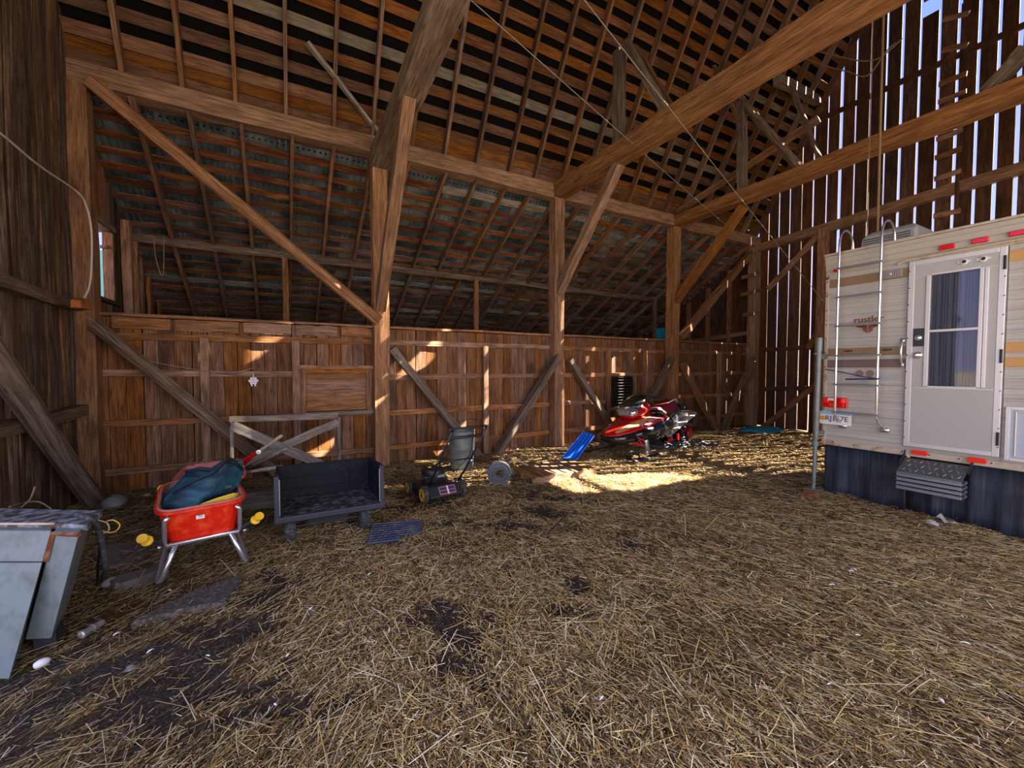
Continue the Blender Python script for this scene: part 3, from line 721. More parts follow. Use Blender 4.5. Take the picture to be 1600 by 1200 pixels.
# lapped siding courses on the rear wall: separate sheets either side of the door
z = CZ0+.005
ys = [(1.905, 2.655), (CY0, 1.185)]
bands = [(2.60, 2.70), (1.75, 1.85), (1.62, 1.715)]
mb = MB()
zz = .67
while zz < 2.72:
    h_ = .0925
    for a, b_ in ys:
        mb.add([(CX+.001, a, zz), (CX+.001, b_, zz), (CX-.0045, a, zz+.005), (CX-.0045, b_, zz+.005), (CX-.0035, a, zz+h_), (CX-.0035, b_, zz+h_), (CX+.004, a, zz+h_), (CX+.006, b_, zz+h_)],
               [(0, 1, 3, 2), (2, 3, 5, 4), (4, 5, 7, 6)])
    zz += h_
mb.build('siding', 'siding', rv)['kind'] = 'stuff'
mb = MB()
for i, (za, zb) in enumerate(((2.752, 2.80), (2.80, 2.865), (2.865, 2.93), (2.93, 2.985))):
    x0 = CX-.012-.012*i
    mb.add([(x0+.008, CY0, za), (x0+.008, CY1+.005, za), (x0-.008, CY0, za+.012), (x0-.008, CY1+.005, za+.012), (x0-.004, CY0, zb), (x0-.004, CY1+.005, zb), (CX+.05, CY0, zb), (CX+.05, CY1+.005, zb)],
           [(0, 1, 3, 2), (2, 3, 5, 4), (4, 5, 7, 6)])
mb.prism([(CX+.012, 2.74), (CX-.045, 2.985), (CX+.012, 3.0)], 'y', CY1, CY1+.012)
mb.build('top_fascia', 'fascia', rv)
mb = MB(); mb.box((CX+.02, (CY0+CY1)/2, 3.005), (.14, CY1-CY0+.04, .028)); mb.box((CX+1.03, (CY0+CY1)/2, 3.0), (2.0, CY1-CY0, .03))
mb.build('roof_edge', 'greytrim', rv, bevel=.006)
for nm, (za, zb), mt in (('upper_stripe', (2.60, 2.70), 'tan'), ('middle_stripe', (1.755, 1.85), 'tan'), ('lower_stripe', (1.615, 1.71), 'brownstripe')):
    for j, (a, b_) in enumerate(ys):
        m_ = mt if j == 0 else 'tanlit'  # stripes right of the door take the tone with light painted in
        mb = MB(); mb.box((CX-.008, (a+b_)/2, (za+zb)/2), (.008, b_-a, zb-za)); mb.box((CX-.012, (a+b_)/2, zb-.012), (.008, b_-a, .006)); mb.box((CX-.012, (a+b_)/2, za+.012), (.008, b_-a, .006))
        mb.build(nm, m_, rv)
# trims with screws
mb = MB(); mb.box((CX-.012, 2.668, 1.68), (.022, .035, 2.06)); mb.build('corner_trim', 'greytrim', rv, bevel=.004)
mb = MB(); mb.box((CX-.012, (CY0+CY1)/2, .685), (.026, CY1-CY0, .055)); mb.box((CX-.016, (CY0+CY1)/2, .655), (.03, CY1-CY0, .012)); mb.build('bottom_trim', 'greytrim', rv, bevel=.004)
mb = MB()
for i in range(12): mb.lathe([(.007, 0), (.007, -.006), (.003, -.009)], (CX-.022, 2.668, .75+i*.175), 'x', 8)
for i in range(9): mb.lathe([(.007, 0), (.007, -.006), (.003, -.009)], (CX-.025, .8+i*.22, .690), 'x', 8)
mb.build('screws', 'darksteel', rv)['kind'] = 'stuff'
mb = MB(); mb.tube([(CX-.03, 1.99, 2.755), (CX-.035, 1.93, 2.775), (CX-.035, 1.15, 2.79), (CX-.03, CY0, 2.80)], .016, 8); mb.box((CX-.015, 1.25, 2.772), (.02, 1.45, .03))
mb.build('drip_rail', 'greytrim', rv, smooth=False)
# door frame and door
D0y, D1y, D0z, D1z = 1.195, 1.895, .755, 2.755
fr = MB()
for (a, b_, c, d) in ((D0y, D0y+.05, D0z, D1z), (D1y-.05, D1y, D0z, D1z), (D0y+.05, D1y-.05, D0z, D0z+.045), (D0y+.05, D1y-.05, D1z-.05, D1z)):
    fr.box((CX-.016, (a+b_)/2, (c+d)/2), (.032, b_-a, d-c))
fro = fr.build('door_frame', 'alu', rv, bevel=.004)
mb = MB()
for i in range(11):
    for yy in (D0y+.008, D1y-.008): mb.lathe([(.006, 0), (.006, -.005), (.003, -.008)], (CX-.032, yy, .85+i*.18), 'x', 8)
mb.build('screws', 'darksteel', fro)['kind'] = 'stuff'
dm = MB()
W0y, W1y, W0z, W1z = 1.365, 1.715, 1.42, 2.575
for (a, b_, c, d) in ((D0y+.05, W0y, D0z+.045, D1z-.05), (W1y, D1y-.05, D0z+.045, D1z-.05), (W0y, W1y, D0z+.045, W0z), (W0y, W1y, W1z, D1z-.05)):
    dm.box((CX-.014, (a+b_)/2, (c+d)/2), (.03, b_-a, d-c))
do = dm.build('door', 'rvdoor', rv)
mb = MB()
for (a, b_, c, d) in ((D0y+.055, D1y-.055, 1.39, 1.405), (D0y+.055, D1y-.055, 2.575, 2.588)):
    mb.box((CX-.031, (a+b_)/2, (c+d)/2), (.006, b_-a, d-c))
for (a, b_) in ((W1y, W1y+.035), (W0y-.03, W0y), (W0y-.062, W0y-.034)): mb.box((CX-.033, (a+b_)/2, (W0z+W1z)/2), (.014, b_-a, W1z-W0z+.01))
mb.box((CX-.030, (W0y+W1y)/2, W1z+.012), (.012, W1y-W0y, .024)); mb.box((CX-.030, (W0y+W1y)/2, W0z-.01), (.012, W1y-W0y, .02))
mb.box((CX-.026, (W0y+W1y)/2, 1.995), (.020, W1y-W0y, .026))
mb.build('window_frame', 'alu', do, bevel=.003)
mb = MB(); mb.box((CX-.016, (W0y+W1y)/2, (W0z+W1z)/2), (.004, W1y-W0y, W1z-W0z)); mb.build('window_pane', 'glass', do)
mb = MB(); n = 90; rings = []
for zc, am in ((W0z-.02, .010), (1.99, .008), (W1z+.01, .005)):
    rings.append([(CX+.002+am*.8*math.sin(i*.9+math.sin(i*.31)*2)+.001*math.sin(i*2.3), W0y-.01+(W1y-W0y+.02)*i/n, zc) for i in range(n+1)])
# recess box so that the curtain is seen, not the body
mb.loft(rings, cap=False, closed=False); mb.build('curtain', 'curtain', do, smooth=True)
mb = MB(); mb.box((CX-.034, 1.795, 1.935), (.012, .085, .19)); mb.build('lock_plate', 'darksteel', do)
mb = MB(); mb.lathe([(.030, 0), (.030, -.012), (.018, -.020), (.006, -.022)], (CX-.040, 1.795, 1.93), 'x', 16); mb.build('deadbolt', 'chrome', do, smooth=True)
mb = MB(); mb.lathe([(.040, 0), (.038, -.010), (.016, -.015), (.016, -.035), (.030, -.045), (.030, -.058), (.012, -.066)], (CX-.028, 1.80, 1.745), 'x', 18); mb.build('door_knob', 'chrome', do, smooth=True)
for yy, zz in ((1.475, 2.665), (1.345, 2.665)):
    mb = MB(); mb.lathe([(.030, 0), (.030, -.012), (.016, -.014), (.014, -.004)], (CX-.029, yy, zz), 'x', 16, mi=0)
    mb.box((CX-.033, yy, zz), (.008, .095, .022)); mb.lathe([(.015, 0), (.013, -.003)], (CX-.043, yy, zz), 'x', 14, mi=1)
    mb.build('vent', ['alu', 'ink'], do)
for zz in (2.60, 1.72, .93):
    mb = MB(); mb.box((CX-.036, D0y+.012, zz), (.014, .020, .13)); mb.tube([(CX-.044, D0y+.006, zz-.06), (CX-.044, D0y+.006, zz+.06)], .007, 8); mb.build('hinge', 'darksteel', rv)
mb = MB(); mb.tube([(CX-.005, 1.93, 1.90), (CX-.05, 1.93, 1.88), (CX-.06, 1.93, 1.80), (CX-.05, 1.93, 1.68), (CX-.005, 1.93, 1.65)], .011, 8)
mb.box((CX-.012, 1.93, 1.91), (.016, .035, .05)); mb.box((CX-.012, 1.93, 1.64), (.016, .035, .05)); mb.build('grab_handle', 'chrome', rv, smooth=True)
# ladder
la = MB()
for yy in (2.50, 2.10):
    x0 = CX-.14
    pts = [(CX-.02, yy-.035, .92), (x0+.03, yy-.01, .99), (x0, yy, 1.05)]+[(x0-.0, yy+.0, z_) for z_ in (1.5, 2.0, 2.6, 3.05)]
    pts += [(x0+.17-.17*math.cos(t), yy, 3.08+.19*math.sin(t)) for t in [math.pi*k/10 for k in range(1, 10)]]+[(x0+.34, yy, 3.08), (x0+.345, yy, 3.01)]
    m_ = MB(); m_.tube(pts, .0125, 10); m_.box((CX-.022, yy-.045, .905), (.04, .08, .05)); m_.build('ladder_rail', 'chrome', rv, smooth=True)
for z_ in (1.075, 1.41, 1.755, 2.11, 2.455, 2.795):
    m_ = MB(); m_.box((CX-.14, 2.30, z_), (.034, .46, .022)); m_.build('ladder_rung', 'steel', rv, bevel=.005)
# lamps
for nm, yy, zz, ww, hh, mt in (('marker_light', 1.60, 2.84, .115, .05, 'redlens'), ('marker_light', 1.37, 2.845, .115, .05, 'redlens'), ('marker_light', 1.13, 2.85, .115, .05, 'redlens'), ('marker_light', 2.555, 2.80, .085, .035, 'redlens')):
    m_ = MB(); m_.box((CX-.045, yy, zz), (.030, ww, hh), mi=0, taper=1); m_.build(nm, mt, rv, bevel=.008)
for yy in (1.755, 1.335):
    m_ = MB(); n_ = 10; poly = [(yy+.045+.024*math.cos(t), .700+.024*math.sin(t)) for t in [-math.pi/2+math.pi*k/n_ for k in range(n_+1)]]+[(yy-.045+.024*math.cos(t), .700+.024*math.sin(t)) for t in [math.pi/2+math.pi*k/n_ for k in range(n_+1)]]
    m_.prism(poly, 'x', CX-.045, CX-.02); tag(m_.build('running_light', 'redlens2', rv, bevel=.005), 'bright red oval lamp')
m_ = MB(); m_.box((CX-.028, 2.545, 1.185), (.035, .255, .125)); tl = m_.build('tail_light', 'redlens', rv, bevel=.006)
m_ = MB(); m_.box((CX-.050, 2.58, 1.222), (.010, .07, .03)); m_.build('reversing_lens', 'white', tl)
for yy, zz, w2, h2 in ((2.635, 1.21, .05, .06), (2.46, 1.21, .05, .06), (2.57, 1.155, .07, .04)):
    m_ = MB(); m_.box((CX-.049, yy, zz), (.008, w2, h2)); m_.build('lamp_lens', 'redlens2', tl, bevel=.004)
m_ = MB(); m_.box((CX-.055, 2.53, .992), (.006, .335, .158)); lp = m_.build('licence_plate', 'white', rv)
m_ = MB(); m_.box((CX-.0590, 2.53, 1.052), (.002, .325, .030)); m_.build('plate_band', 'platesky', lp)
m_ = MB(); m_.lathe([(.030, 0), (.026, -.002)], (CX-.0575, 2.665, .985), 'x', 12); m_.build('plate_emblem', 'plateorange', lp)
text('plate_lettering', 'RJ167E', .086, 'ink', lp, (CX-.0605-7.2, 2.515-1.6, .985), (math.pi/2, 0, -math.pi/2))
# emblem: word over a horseshoe-like mark
sd_ = (math.pi/2, 0, -math.pi/2)
ws = text('logo_word', 'rustler', .105, 'logo', rv, (CX-.012-7.2, 2.245-1.6, 2.175), sd_, ext=.004)
m_ = MB()
for s2 in (-1, 1):
    for j in range(3):
        m_.tube([(CX-.012, 2.245+s2*(.115-.0*j), 2.128-.014*j), (CX-.012, 2.245+s2*(.035+.012*j), 2.112-.012*j), (CX-.012, 2.245+s2*(.012+.014*j), 2.095-.01*j), (CX-.012, 2.245+s2*(.012+.014*j), 2.02+.01*j)], .0068, 4)
m_.build('logo_mark', 'logo', rv)
m_ = MB(); m_.box((CX-.022, 2.045, 2.655), (.03, .19, .09), mi=0)
for j in range(9): m_.box((CX-.039, 2.045-.08+.02*j, 2.655), (.006, .006, .075), mi=0)
m_.lathe([(.012, 0), (.009, -.004)], (CX-.042, 2.045, 2.655), 'x', 10, mi=1); m_.build('porch_lamp', ['vent', 'white'], rv, bevel=.003)
for yy in (2.315, 2.215):
    m_ = MB(); m_.lathe([(.040, 0), (.038, -.004)], (CX-.010, yy, 1.545), 'x', 20); m_.build('round_sticker', 'sticker', rv)
m_ = MB(); m_.box((CX-.010, 2.04, 1.51), (.004, .15, .045)); m_.build('faded_sticker', 'greysticker', rv)
m_ = MB(); m_.box((CX-.010, 2.27, 1.44), (.004, .09, .03)); m_.build('faded_sticker', 'greysticker', rv)
for yy in (2.43, 2.06):
    m_ = MB(); m_.box((CX-.020, yy, 1.815), (.02, .075, .016)); m_.box((CX-.034, yy, 1.812), (.02, .03, .012)); m_.build('awning_clip', 'darksteel', rv)
m_ = MB(); m_.tube([at(1290, 577, 'x', CX-.03), at(1318, 582, 'x', CX-.06), at(1345, 588, 'x', CX-.10), at(1371, 592, 'x', CX-.13)], .006, 6)
m_.tube([at(1321, 592.5, 'x', CX-.16), at(1373, 592, 'x', CX-.16)], .009, 8); m_.build('tie_cord', 'bluecord', rv)
# right-hand hatch panel
m_ = MB(); m_.box((CX-.012, .86, .99), (.02, .60, .49)); hp = m_.build('storage_hatch', 'rvpanel', rv, bevel=.004)
m_ = MB()
for (a, b_, c, d) in ((.55, 1.134, .735, .765), (.55, 1.134, 1.215, 1.245), (1.135, 1.165, .735, 1.245), (1.095, 1.105, .775, 1.205), (.55, 1.094, .775, .785), (.55, 1.094, 1.195, 1.205)):
    m_.box((CX-.024, (a+b_)/2, (c+d)/2), (.012, b_-a, d-c))
m_.build('hatch_frame', 'alu', hp, bevel=.003)
# air conditioner on the roof
P_ = at(1348, 385, 'x', 6.75); 
ac = MB(); y0, y1 = 2.02, 2.62
ac.loft([[(6.62, y1, 3.015), (6.62, y0, 3.015), (7.30, y0, 3.015), (7.30, y1, 3.015)], [(6.64, y1-.03, 3.30), (6.64, y0+.03, 3.30), (7.28, y0+.03, 3.30), (7.28, y1-.03, 3.30)],
         [(6.74, y1-.10, 3.37), (6.74, y0+.08, 3.37), (7.2, y0+.08, 3.37), (7.2, y1-.10, 3.37)]])
aco = ac.build('roof_unit', 'acgrey', rv, bevel=.03)
m_ = MB()
for j in range(8): m_.box((6.622, 2.33, 3.06+.028*j), (.020, .46, .008))
m_.build('louvre', 'acdark', aco)
# folding step, diamond plate
st = MB()
stl = [(CX-.03, .60), (CX-.20, .50), (CX-.20, .30), (CX-.03, .30)]
ya, yb = 1.375, 1.865
st.add([(CX-.06, ya, .635), (CX-.06, yb, .635), (CX-.27, yb, .505), (CX-.27, ya, .505)], [(0, 1, 2, 3)])
st.prism([(CX-.06, .635), (CX-.27, .505), (CX-.27, .498), (CX-.06, .625)], 'y', ya, yb)
for i in range(9):
    for j in range(3):
        u = ya+.03+i*.052+(j % 2)*.026; v = .2+.3*j
        p = Vector((CX-.06, 0, .635)).lerp(Vector((CX-.27, 0, .505)), v)
        if u < yb-.02: st.box((p.x-.003, u, p.z+.006), (.034, .009, .005), rot=(0, R(-32), R(35 if (i+j) % 2 else -35)))
so = st.build('folding_step', 'steel', rv)
for i in range(4):
    m_ = MB(); zc = .475-.045*i
    m_.box((CX-.185, (ya+yb)/2, zc), (.17, yb-ya, .030)); m_.tube([(CX-.275, ya, zc+.015), (CX-.275, yb, zc+.015)], .006, 6); m_.build('step_tread', 'steel', so, bevel=.003)
m_ = MB()
for yy in (ya-.012, yb+.012):
    m_.box((CX-.10, yy, .62), (.16, .010, .035), rot=(0, R(-32), 0)); m_.box((CX-.02, yy, .67), (.03, .012, .08))
    for i in range(5): m_.lathe([(.009, -.008), (.009, .008)], (CX-.27, yy, .5-.045*i), 'y', 8)
m_.build('step_hinge', 'darksteel', so)['kind'] = 'stuff'
# navy skirt hanging below the body in separate flaps
def flap(y0, y1, x0, zb, seed):
    m_ = MB(); n_ = 40; rs = random.Random(seed)
    ph = [rs.uniform(0, 6) for _ in range(4)]; f_ = lambda u, k: math.sin(u*16+ph[0])*.010*k+math.sin(u*39+ph[1])*.005*k
    rings = []
    for k, z_ in ((.1, .655), (.6, .40), (1.2, .15), (1.6, zb)):
        rings.append([(x0+f_(i/n_*(y1-y0), k), y0+(y1-y0)*i/n_, z_+(.02*math.sin(i*.5+ph[2]) if k > 1.5 else 0)) for i in range(n_+1)])
    m_.loft(rings, cap=False, closed=False); o = m_.build('skirt_flap', 'skirt', rv, smooth=True)
    s_ = o.modifiers.new('solid', 'SOLIDIFY'); s_.thickness = .006
flap(1.875, 2.66, CX+.012, -.02, 1); flap(1.36, 1.86, CX+.06, -.01, 2); flap(.5, 1.40, CX+.0, -.02, 3)
m_ = MB(); m_.box((CX+1.05, 2.64, .33), (1.9, .01, .64)); m_.build('side_skirt', 'skirt', rv)
# corner jack
jx, jy = 5.62, 2.56
p0 = at(1270, 790, 'x', 5.45); 
jk = MB(); a = at(1281, 545, 'x', 5.82); b_ = at(1287.5, 690, 'x', 5.82); b_.x = a.x; 
jb = Vector((a.x, a.y+.035, 0))
jk.tube([(a.x, a.y+.01, 1.84), (a.x, a.y+.02, .72)], .030, 14); jk.tube([(a.x, a.y+.02, .74), (a.x, a.y+.03, .10)], .022, 14)
jk.tube([(a.x, a.y+.02, .70), (a.x, a.y+.021, .64)], .034, 14); jk.tube([(a.x, a.y+.01, 1.98), (a.x, a.y+.01, 1.82)], .037, 14)
jk.box((a.x, a.y+.03, .095), (.16, .16, .012)); jk.box((a.x+.09, a.y+.01, 1.75), (.16, .05, .06)); jk.box((a.x+.09, a.y+.02, .80), (.16, .05, .05))
jk.tube([(a.x, a.y+.01, 1.80), (a.x-.06, a.y+.03, 1.78)], .012, 6)
tag(jk.build('jack_leg', 'galv', rv, smooth=False), 'galvanised corner jack leg')
m_ = MB(); m_.box((0, 0, .045), (.20, .17, .085), rot=(0, 0, .3)); o = m_.build('wood_block', 'rust', None, origin=(a.x-.02, a.y+.03, 0), local=True, bevel=.006)
o.location = (a.x-.02, a.y+.03, 0); tag(o, 'rusty brown block under the foot of the camper jack leg', 'block')
# scraps on the straw under the step
for i, (px, py, w_, lab) in enumerate([(1459, 822, .10, 'small grey-blue flat scrap lying under the camper step, left one'), (1493, 822, .13, 'crumpled pale plastic scrap lying under the camper step, right one')]):
    p = at(px, py, 'z', .02); m_ = MB(); n_ = 6
    rings = [[(u*w_/n_, v*w_*.4, .012+.018*math.sin(u*1.3+v+i)+(.05*(u/n_)**2 if i else 0)) for u in range(n_+1)] for v in (-1, 0, 1)]
    m_.loft(rings, cap=False, closed=False); o = m_.build('plastic_scrap', 'acgrey' if i else 'rvpanel', None, local=True); o.location = p; o.rotation_euler = (0, 0, .5+i)
    s_ = o.modifiers.new('solid', 'SOLIDIFY'); s_.thickness = .003; tag(o, lab, 'scrap')
# ================================================================== LOOSE STRAW (nobody could count it)
def make_straw(n, name, label, lmin, lmax, rmin, rmax, rad0, rad1, lift, long_=False):
    rs = np.random.RandomState(7 if not long_ else 9)
    m = int(n*2.6)
    r_ = rad0+(rad1-rad0)*rs.rand(m)**1.0; az = R(-36)+R(118)*rs.rand(m)
    x = r_*np.sin(az); y = r_*np.cos(az)
    left = np.clip((-.15-x)/.6, 0, 1)*np.clip((5-y)/1.0, 0, 1)
    dens = (1-.86*np.clip(soil(x, y)*1.25, 0, 1))*(1-.55*left)*np.clip(.75+1.3*vnoise(x, y, 3.1, 12), .25, 1)
    keep = (x > XL+.05) & (x < XR-.1) & (y < YB-.06) & (y > .3) & (rs.rand(m) < dens) & ~((x > 6.1) & (y < 2.6))
    x, y = x[keep][:n], y[keep][:n]; n = len(x)
    L = lmin+(lmax-lmin)*rs.rand(n)**2.2
    a, b_ = at(1200, 930, 'z', 0), at(1330, 995, 'z', 0); pref = math.atan2(b_.y-a.y, b_.x-a.x)
    w_ = np.clip((x-.6)/2.5, 0, 1)
    th = np.where(rs.rand(n) < .25+.5*w_, pref+rs.randn(n)*.38, rs.rand(n)*math.pi*2)
    th = np.where((x < .3) & (rs.rand(n) < .45), R(38)+rs.randn(n)*.35, th)
    tilt = np.abs(rs.randn(n))*.10 if not long_ else np.abs(rs.randn(n))*.04
    up = rs.rand(n) < .03; tilt = np.where(up, rs.rand(n)*.7, tilt)
    rad = (rmin+(rmax-rmin)*rs.rand(n))*(1+np.hypot(x, y)*.05)
    zc = gz(x, y)+lift*rs.rand(n)**1.5+rad+.5*L*np.sin(tilt)*.6
    d = np.stack([np.cos(th)*np.cos(tilt), np.sin(th)*np.cos(tilt), np.sin(tilt)], 1)
    sd = np.stack([-np.sin(th), np.cos(th), np.zeros(n)], 1); upv = np.cross(d, sd)
    c = np.stack([x, y, zc], 1); bend = (rs.rand(n)-.5)*.14
    ts = (-.5, 0, .5) if long_ else (-.5, .5); K = len(ts)
    V = np.zeros((n, K, 3, 3), np.float32)
    for i, t in enumerate(ts):
        cc = c+d*(L*t)[:, None]+sd*((bend*L*(0.5-abs(t))*1.0))[:, None]
        for k in range(3):
            ang = k*2*math.pi/3+.52
            V[:, i, k] = cc+sd*(rad*math.cos(ang)*1.35)[:, None]+upv*(rad*math.sin(ang)*.6)[:, None]
    V = V.reshape(-1, 3); F = []
    for i in range(K-1):
        for k in range(3):
            k2 = (k+1) % 3; F.append([i*3+k, i*3+k2, (i+1)*3+k2, (i+1)*3+k])
    F = np.array(F); base = (np.arange(n)*3*K)[:, None, None]; F = (F[None]+base).reshape(-1, 4)
    me = bpy.data.meshes.new(name); me.vertices.add(len(V)); me.vertices.foreach_set('co', V.ravel())
    me.loops.add(F.size); me.loops.foreach_set('vertex_index', F.ravel().astype(np.int32))
    me.polygons.add(len(F)); me.polygons.foreach_set('loop_start', np.arange(0, F.size, 4)); me.polygons.foreach_set('loop_total', np.full(len(F), 4)); me.update()
    pal = np.array([(.70, .57, .30), (.42, .30, .13), (.58, .40, .14), (.15, .105, .060), (.82, .74, .54), (.27, .15, .06), (.075, .050, .030), (.17, .115, .06)])
    p_ = np.array([.17, .14, .12, .15, .11, .11, .11, .09]) if not long_ else np.array([.34, .18, .16, .04, .20, .06, .01, .01])
    ci = rs.choice(8, n, p=p_/p_.sum()); cl_ = pal[ci]*(.78+.50*rs.rand(n))[:, None]*(1-.42*np.clip((.5-x)/1.2, 0, 1))[:, None]*np.array([.95, .90, .84])  # tone darkens towards the left, shade put into the straw colour
    g = (left_ := np.clip((-.1-x)/.8, 0, 1)*.0)
    colr = np.repeat(np.concatenate([cl_, np.ones((n, 1))], 1), 3*K, 0).astype(np.float32)
    at_ = me.color_attributes.new('tint', 'FLOAT_COLOR', 'POINT'); at_.data.foreach_set('color', colr.ravel())
    me.materials.append(M['straw']); o = bpy.data.objects.new(name, me); col.objects.link(o)
    return tag(o, label, 'straw', kind='stuff')
m_, nt, b_ = newmat('straw'); a_ = N(nt, 'ShaderNodeAttribute'); a_.attribute_name = 'tint'; nt.links.new(a_.outputs['Color'], b_.inputs['Base Color'])
b_.inputs['Roughness'].default_value = .55; b_.inputs['Specular IOR Level'].default_value = .35; M['straw'] = m_
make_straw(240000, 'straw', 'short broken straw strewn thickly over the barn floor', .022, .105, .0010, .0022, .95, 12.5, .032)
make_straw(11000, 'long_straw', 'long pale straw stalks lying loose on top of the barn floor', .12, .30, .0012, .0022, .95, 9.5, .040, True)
# small pale feathers and droppings scattered on the floor
rs = random.Random(5); FE = [(1335,893),(1300,915),(1330,895),(1295,1073),(1470,1103),(577,898),(447,880),(940,1093),(1232,990),(1340,994),(66+420,950),(235,1025),(182,998),(430,1100),(580,1063),(1508,1008),(265,920),(450,1020),(325,1025)]
for i, (px, py) in enumerate(FE):
    p = at(px, py, 'z', .03); m_ = MB(); n_ = 6; L = rs.uniform(.010, .022)
    pts = [(-L+2*L*k/n_, .3*L*math.sin(math.pi*k/n_)+.002) for k in range(n_+1)]
    rings = [[(u, v, .004+.3*L*math.sin(math.pi*(u+L)/(2*L))) for u, v in pts], [(u, 0, .007+.35*L*math.sin(math.pi*(u+L)/(2*L))) for u, v in pts], [(u, -v, .004+.3*L*math.sin(math.pi*(u+L)/(2*L))) for u, v in pts]]
    m_.loft(rings, cap=False, closed=False); o = m_.build('feather', 'eggwhite', None, local=True); o.location = (p.x, p.y, gzf(p.x, p.y)+.03); o.rotation_euler = (0, 0, rs.uniform(0, 6))
    tag(o, 'tiny pale feather lying loose on the straw floor', 'feather', 'feathers scattered on the straw')

# ================================================================== WHEELBARROW
def tub(mb, top, bot, th=.014, rim=.02, mi=0):
    """open tub from two 4-corner loops, corners rounded, with wall thickness and rolled rim"""
    def rnd(c, r_=.22, n_=5):
        out = []
        for i in range(4):
            p, a, b = Vector(c[i]), Vector(c[i-1]), Vector(c[(i+1) % 4])
            pa, pb = p.lerp(a, r_), p.lerp(b, r_)
            for k in range(n_+1):
                t = k/n_; out.append(pa.lerp(p, t).lerp(p.lerp(pb, t), t))
        return out
    T, B = rnd(top), rnd(bot, .25); ct = sum(T, Vector())/len(T); cb = sum(B, Vector())/len(B)
    Ti = [p+(ct-p).normalized()*th for p in T]; Bi = [p+(cb-p).normalized()*th+Vector((0, 0, th)) for p in B]
    To = [p-(ct-p).normalized()*rim for p in T]; Tl = [p-Vector((0, 0, .018)) for p in To]
    mb.loft([B, T, [p-Vector((0, 0, .012)) for p in T], Tl, To, Ti], mi=mi, cap=False); mb.add(B, [tuple(range(len(B)-1, -1, -1))], mi)
    return Ti, Bi
wbw = root('wheelbarrow', (-.545, 3.93, 0), R(10), label='red plastic wheelbarrow with chromed tube frame carrying the teal bag', cat='wheelbarrow')
m_ = MB(); Ti, Bi = tub(m_, [(-.285, -.02, .54), (.285, -.02, .55), (.26, .84, .58), (-.26, .84, .58)], [(-.235, .03, .295), (.235, .03, .295), (.16, .60, .31), (-.16, .60, .31)])
tb = m_.build('tub', 'red', wbw, local=True)
m_ = MB(); m_.loft([Ti, Bi], cap=False); m_.add(Bi, [tuple(range(len(Bi)))]); m_.build('tub_inside', 'redin', tb, local=True)
m_ = MB(); m_.tube([tuple(Vector(p)+Vector((0, 0, .002))) for p in Ti], .012, 6, closed=True); m_.build('rim', 'redfade', tb, local=True, smooth=True)
m_ = MB(); m_.box((-.02, -.004, .475), (.052, .006, .05), rot=(R(-14), 0, 0)); st_ = m_.build('sticker', 'white', tb, local=True)
text('sticker_print', '95', .03, 'bluecord', st_, (-.02, -.0095, .4725), (R(76), 0, 0))
fr = MB(); fr.tube([(-.205, -.035, .51), (-.232, -.03, .485), (-.235, .0, .32), (-.225, .01, .285), (.225, .01, .285), (.235, .0, .32), (.232, -.03, .485), (.205, -.035, .51)], .016, 10)
fr.tube([(-.27, 0, .285), (-.16, .5, .285), (-.05, 1.0, .20)], .0125, 8); fr.tube([(.27, 0, .285), (.16, .5, .285), (.05, 1.0, .20)], .0125, 8)
fr.build('frame', 'chrome', wbw, local=True, smooth=True)
for s2 in (-1, 1):
    m_ = MB(); m_.tube([(s2*.17, .01, .285), (s2*.265, .02, .03), (s2*.275, .03, .015), (s2*.28, .10, .03), (s2*.215, .26, .285)], .018, 10); m_.build('leg', 'chrome', wbw, local=True, smooth=True)
    m_ = MB(); m_.tube([(s2*.20, .20, .285), (s2*.25, -.0, .31), (s2*.335, -.17, .42)], .0155, 10); h_ = m_.build('handle', 'darksteel', wbw, local=True, smooth=True)
    m_ = MB()
    d_ = Vector((s2*.065, -.14, .115)).normalized(); q = Vector((s2*.335, -.17, .42))
    m_.tube([q-d_*.045, q-d_*.030, q-d_*.030, q-d_*.022, q-d_*.022, q+d_*.030, q+d_*.030, q+d_*.040], [.033, .036, .036, .017, .017, .017, .034, .031], 16); m_.build('grip', 'yellow', h_, local=True)
m_ = MB(); m_.lathe([(.05, -.03), (.16, -.045), (.185, -.02), (.185, .02), (.16, .045), (.05, .03)], (0, 1.02, .19), 'x', 24); w2 = m_.build('wheel', 'rubber', wbw, local=True, smooth=True)
m_ = MB(); m_.lathe([(.0, -.045), (.10, -.035), (.10, .035), (0, .045)], (0, 1.02, .19), 'x', 18); m_.build('hub', 'yellow', w2, local=True)
# second, older barrow behind
A_, B_, C_, D_ = at(270, 752, 'z', .50), at(290, 727, 'z', .56), at(374, 716, 'z', .62), at(385, 745, 'z', .56)
o2 = Vector(((A_.x+C_.x)/2, (A_.y+C_.y)/2, 0)); wb2 = root('wheelbarrow', o2, label='older faded red wheelbarrow with grey wooden handles behind the chromed one', cat='wheelbarrow')
dn = Vector((0, 0, -.24)); cen = (A_+B_+C_+D_)/4
m_ = MB(); Ti, Bi = tub(m_, [A_, D_, C_, B_], [cen.lerp(p, .68)+dn for p in (A_, D_, C_, B_)]); tb2 = m_.build('tub', 'redfade', wb2)
m_ = MB(); m_.loft([Ti, Bi], cap=False); m_.add(Bi, [tuple(range(len(Bi)))]); m_.build('tub_inside', 'redfade', tb2)
def rpole(nm, p, q, r_, mt, par): m_ = MB(); d_ = (q-p).normalized(); m_.tube([p, q-d_*r_*.8, q-d_*r_*.2, q], [r_, r_, r_*.8, r_*.4], 10); return m_.build(nm, mt, par, smooth=True)
p1, q1 = at(372, 728, 'y', 5.35), at(441, 680, 'y', 5.05); rpole('handle', p1, q1, .018, 'handlewood', wb2)
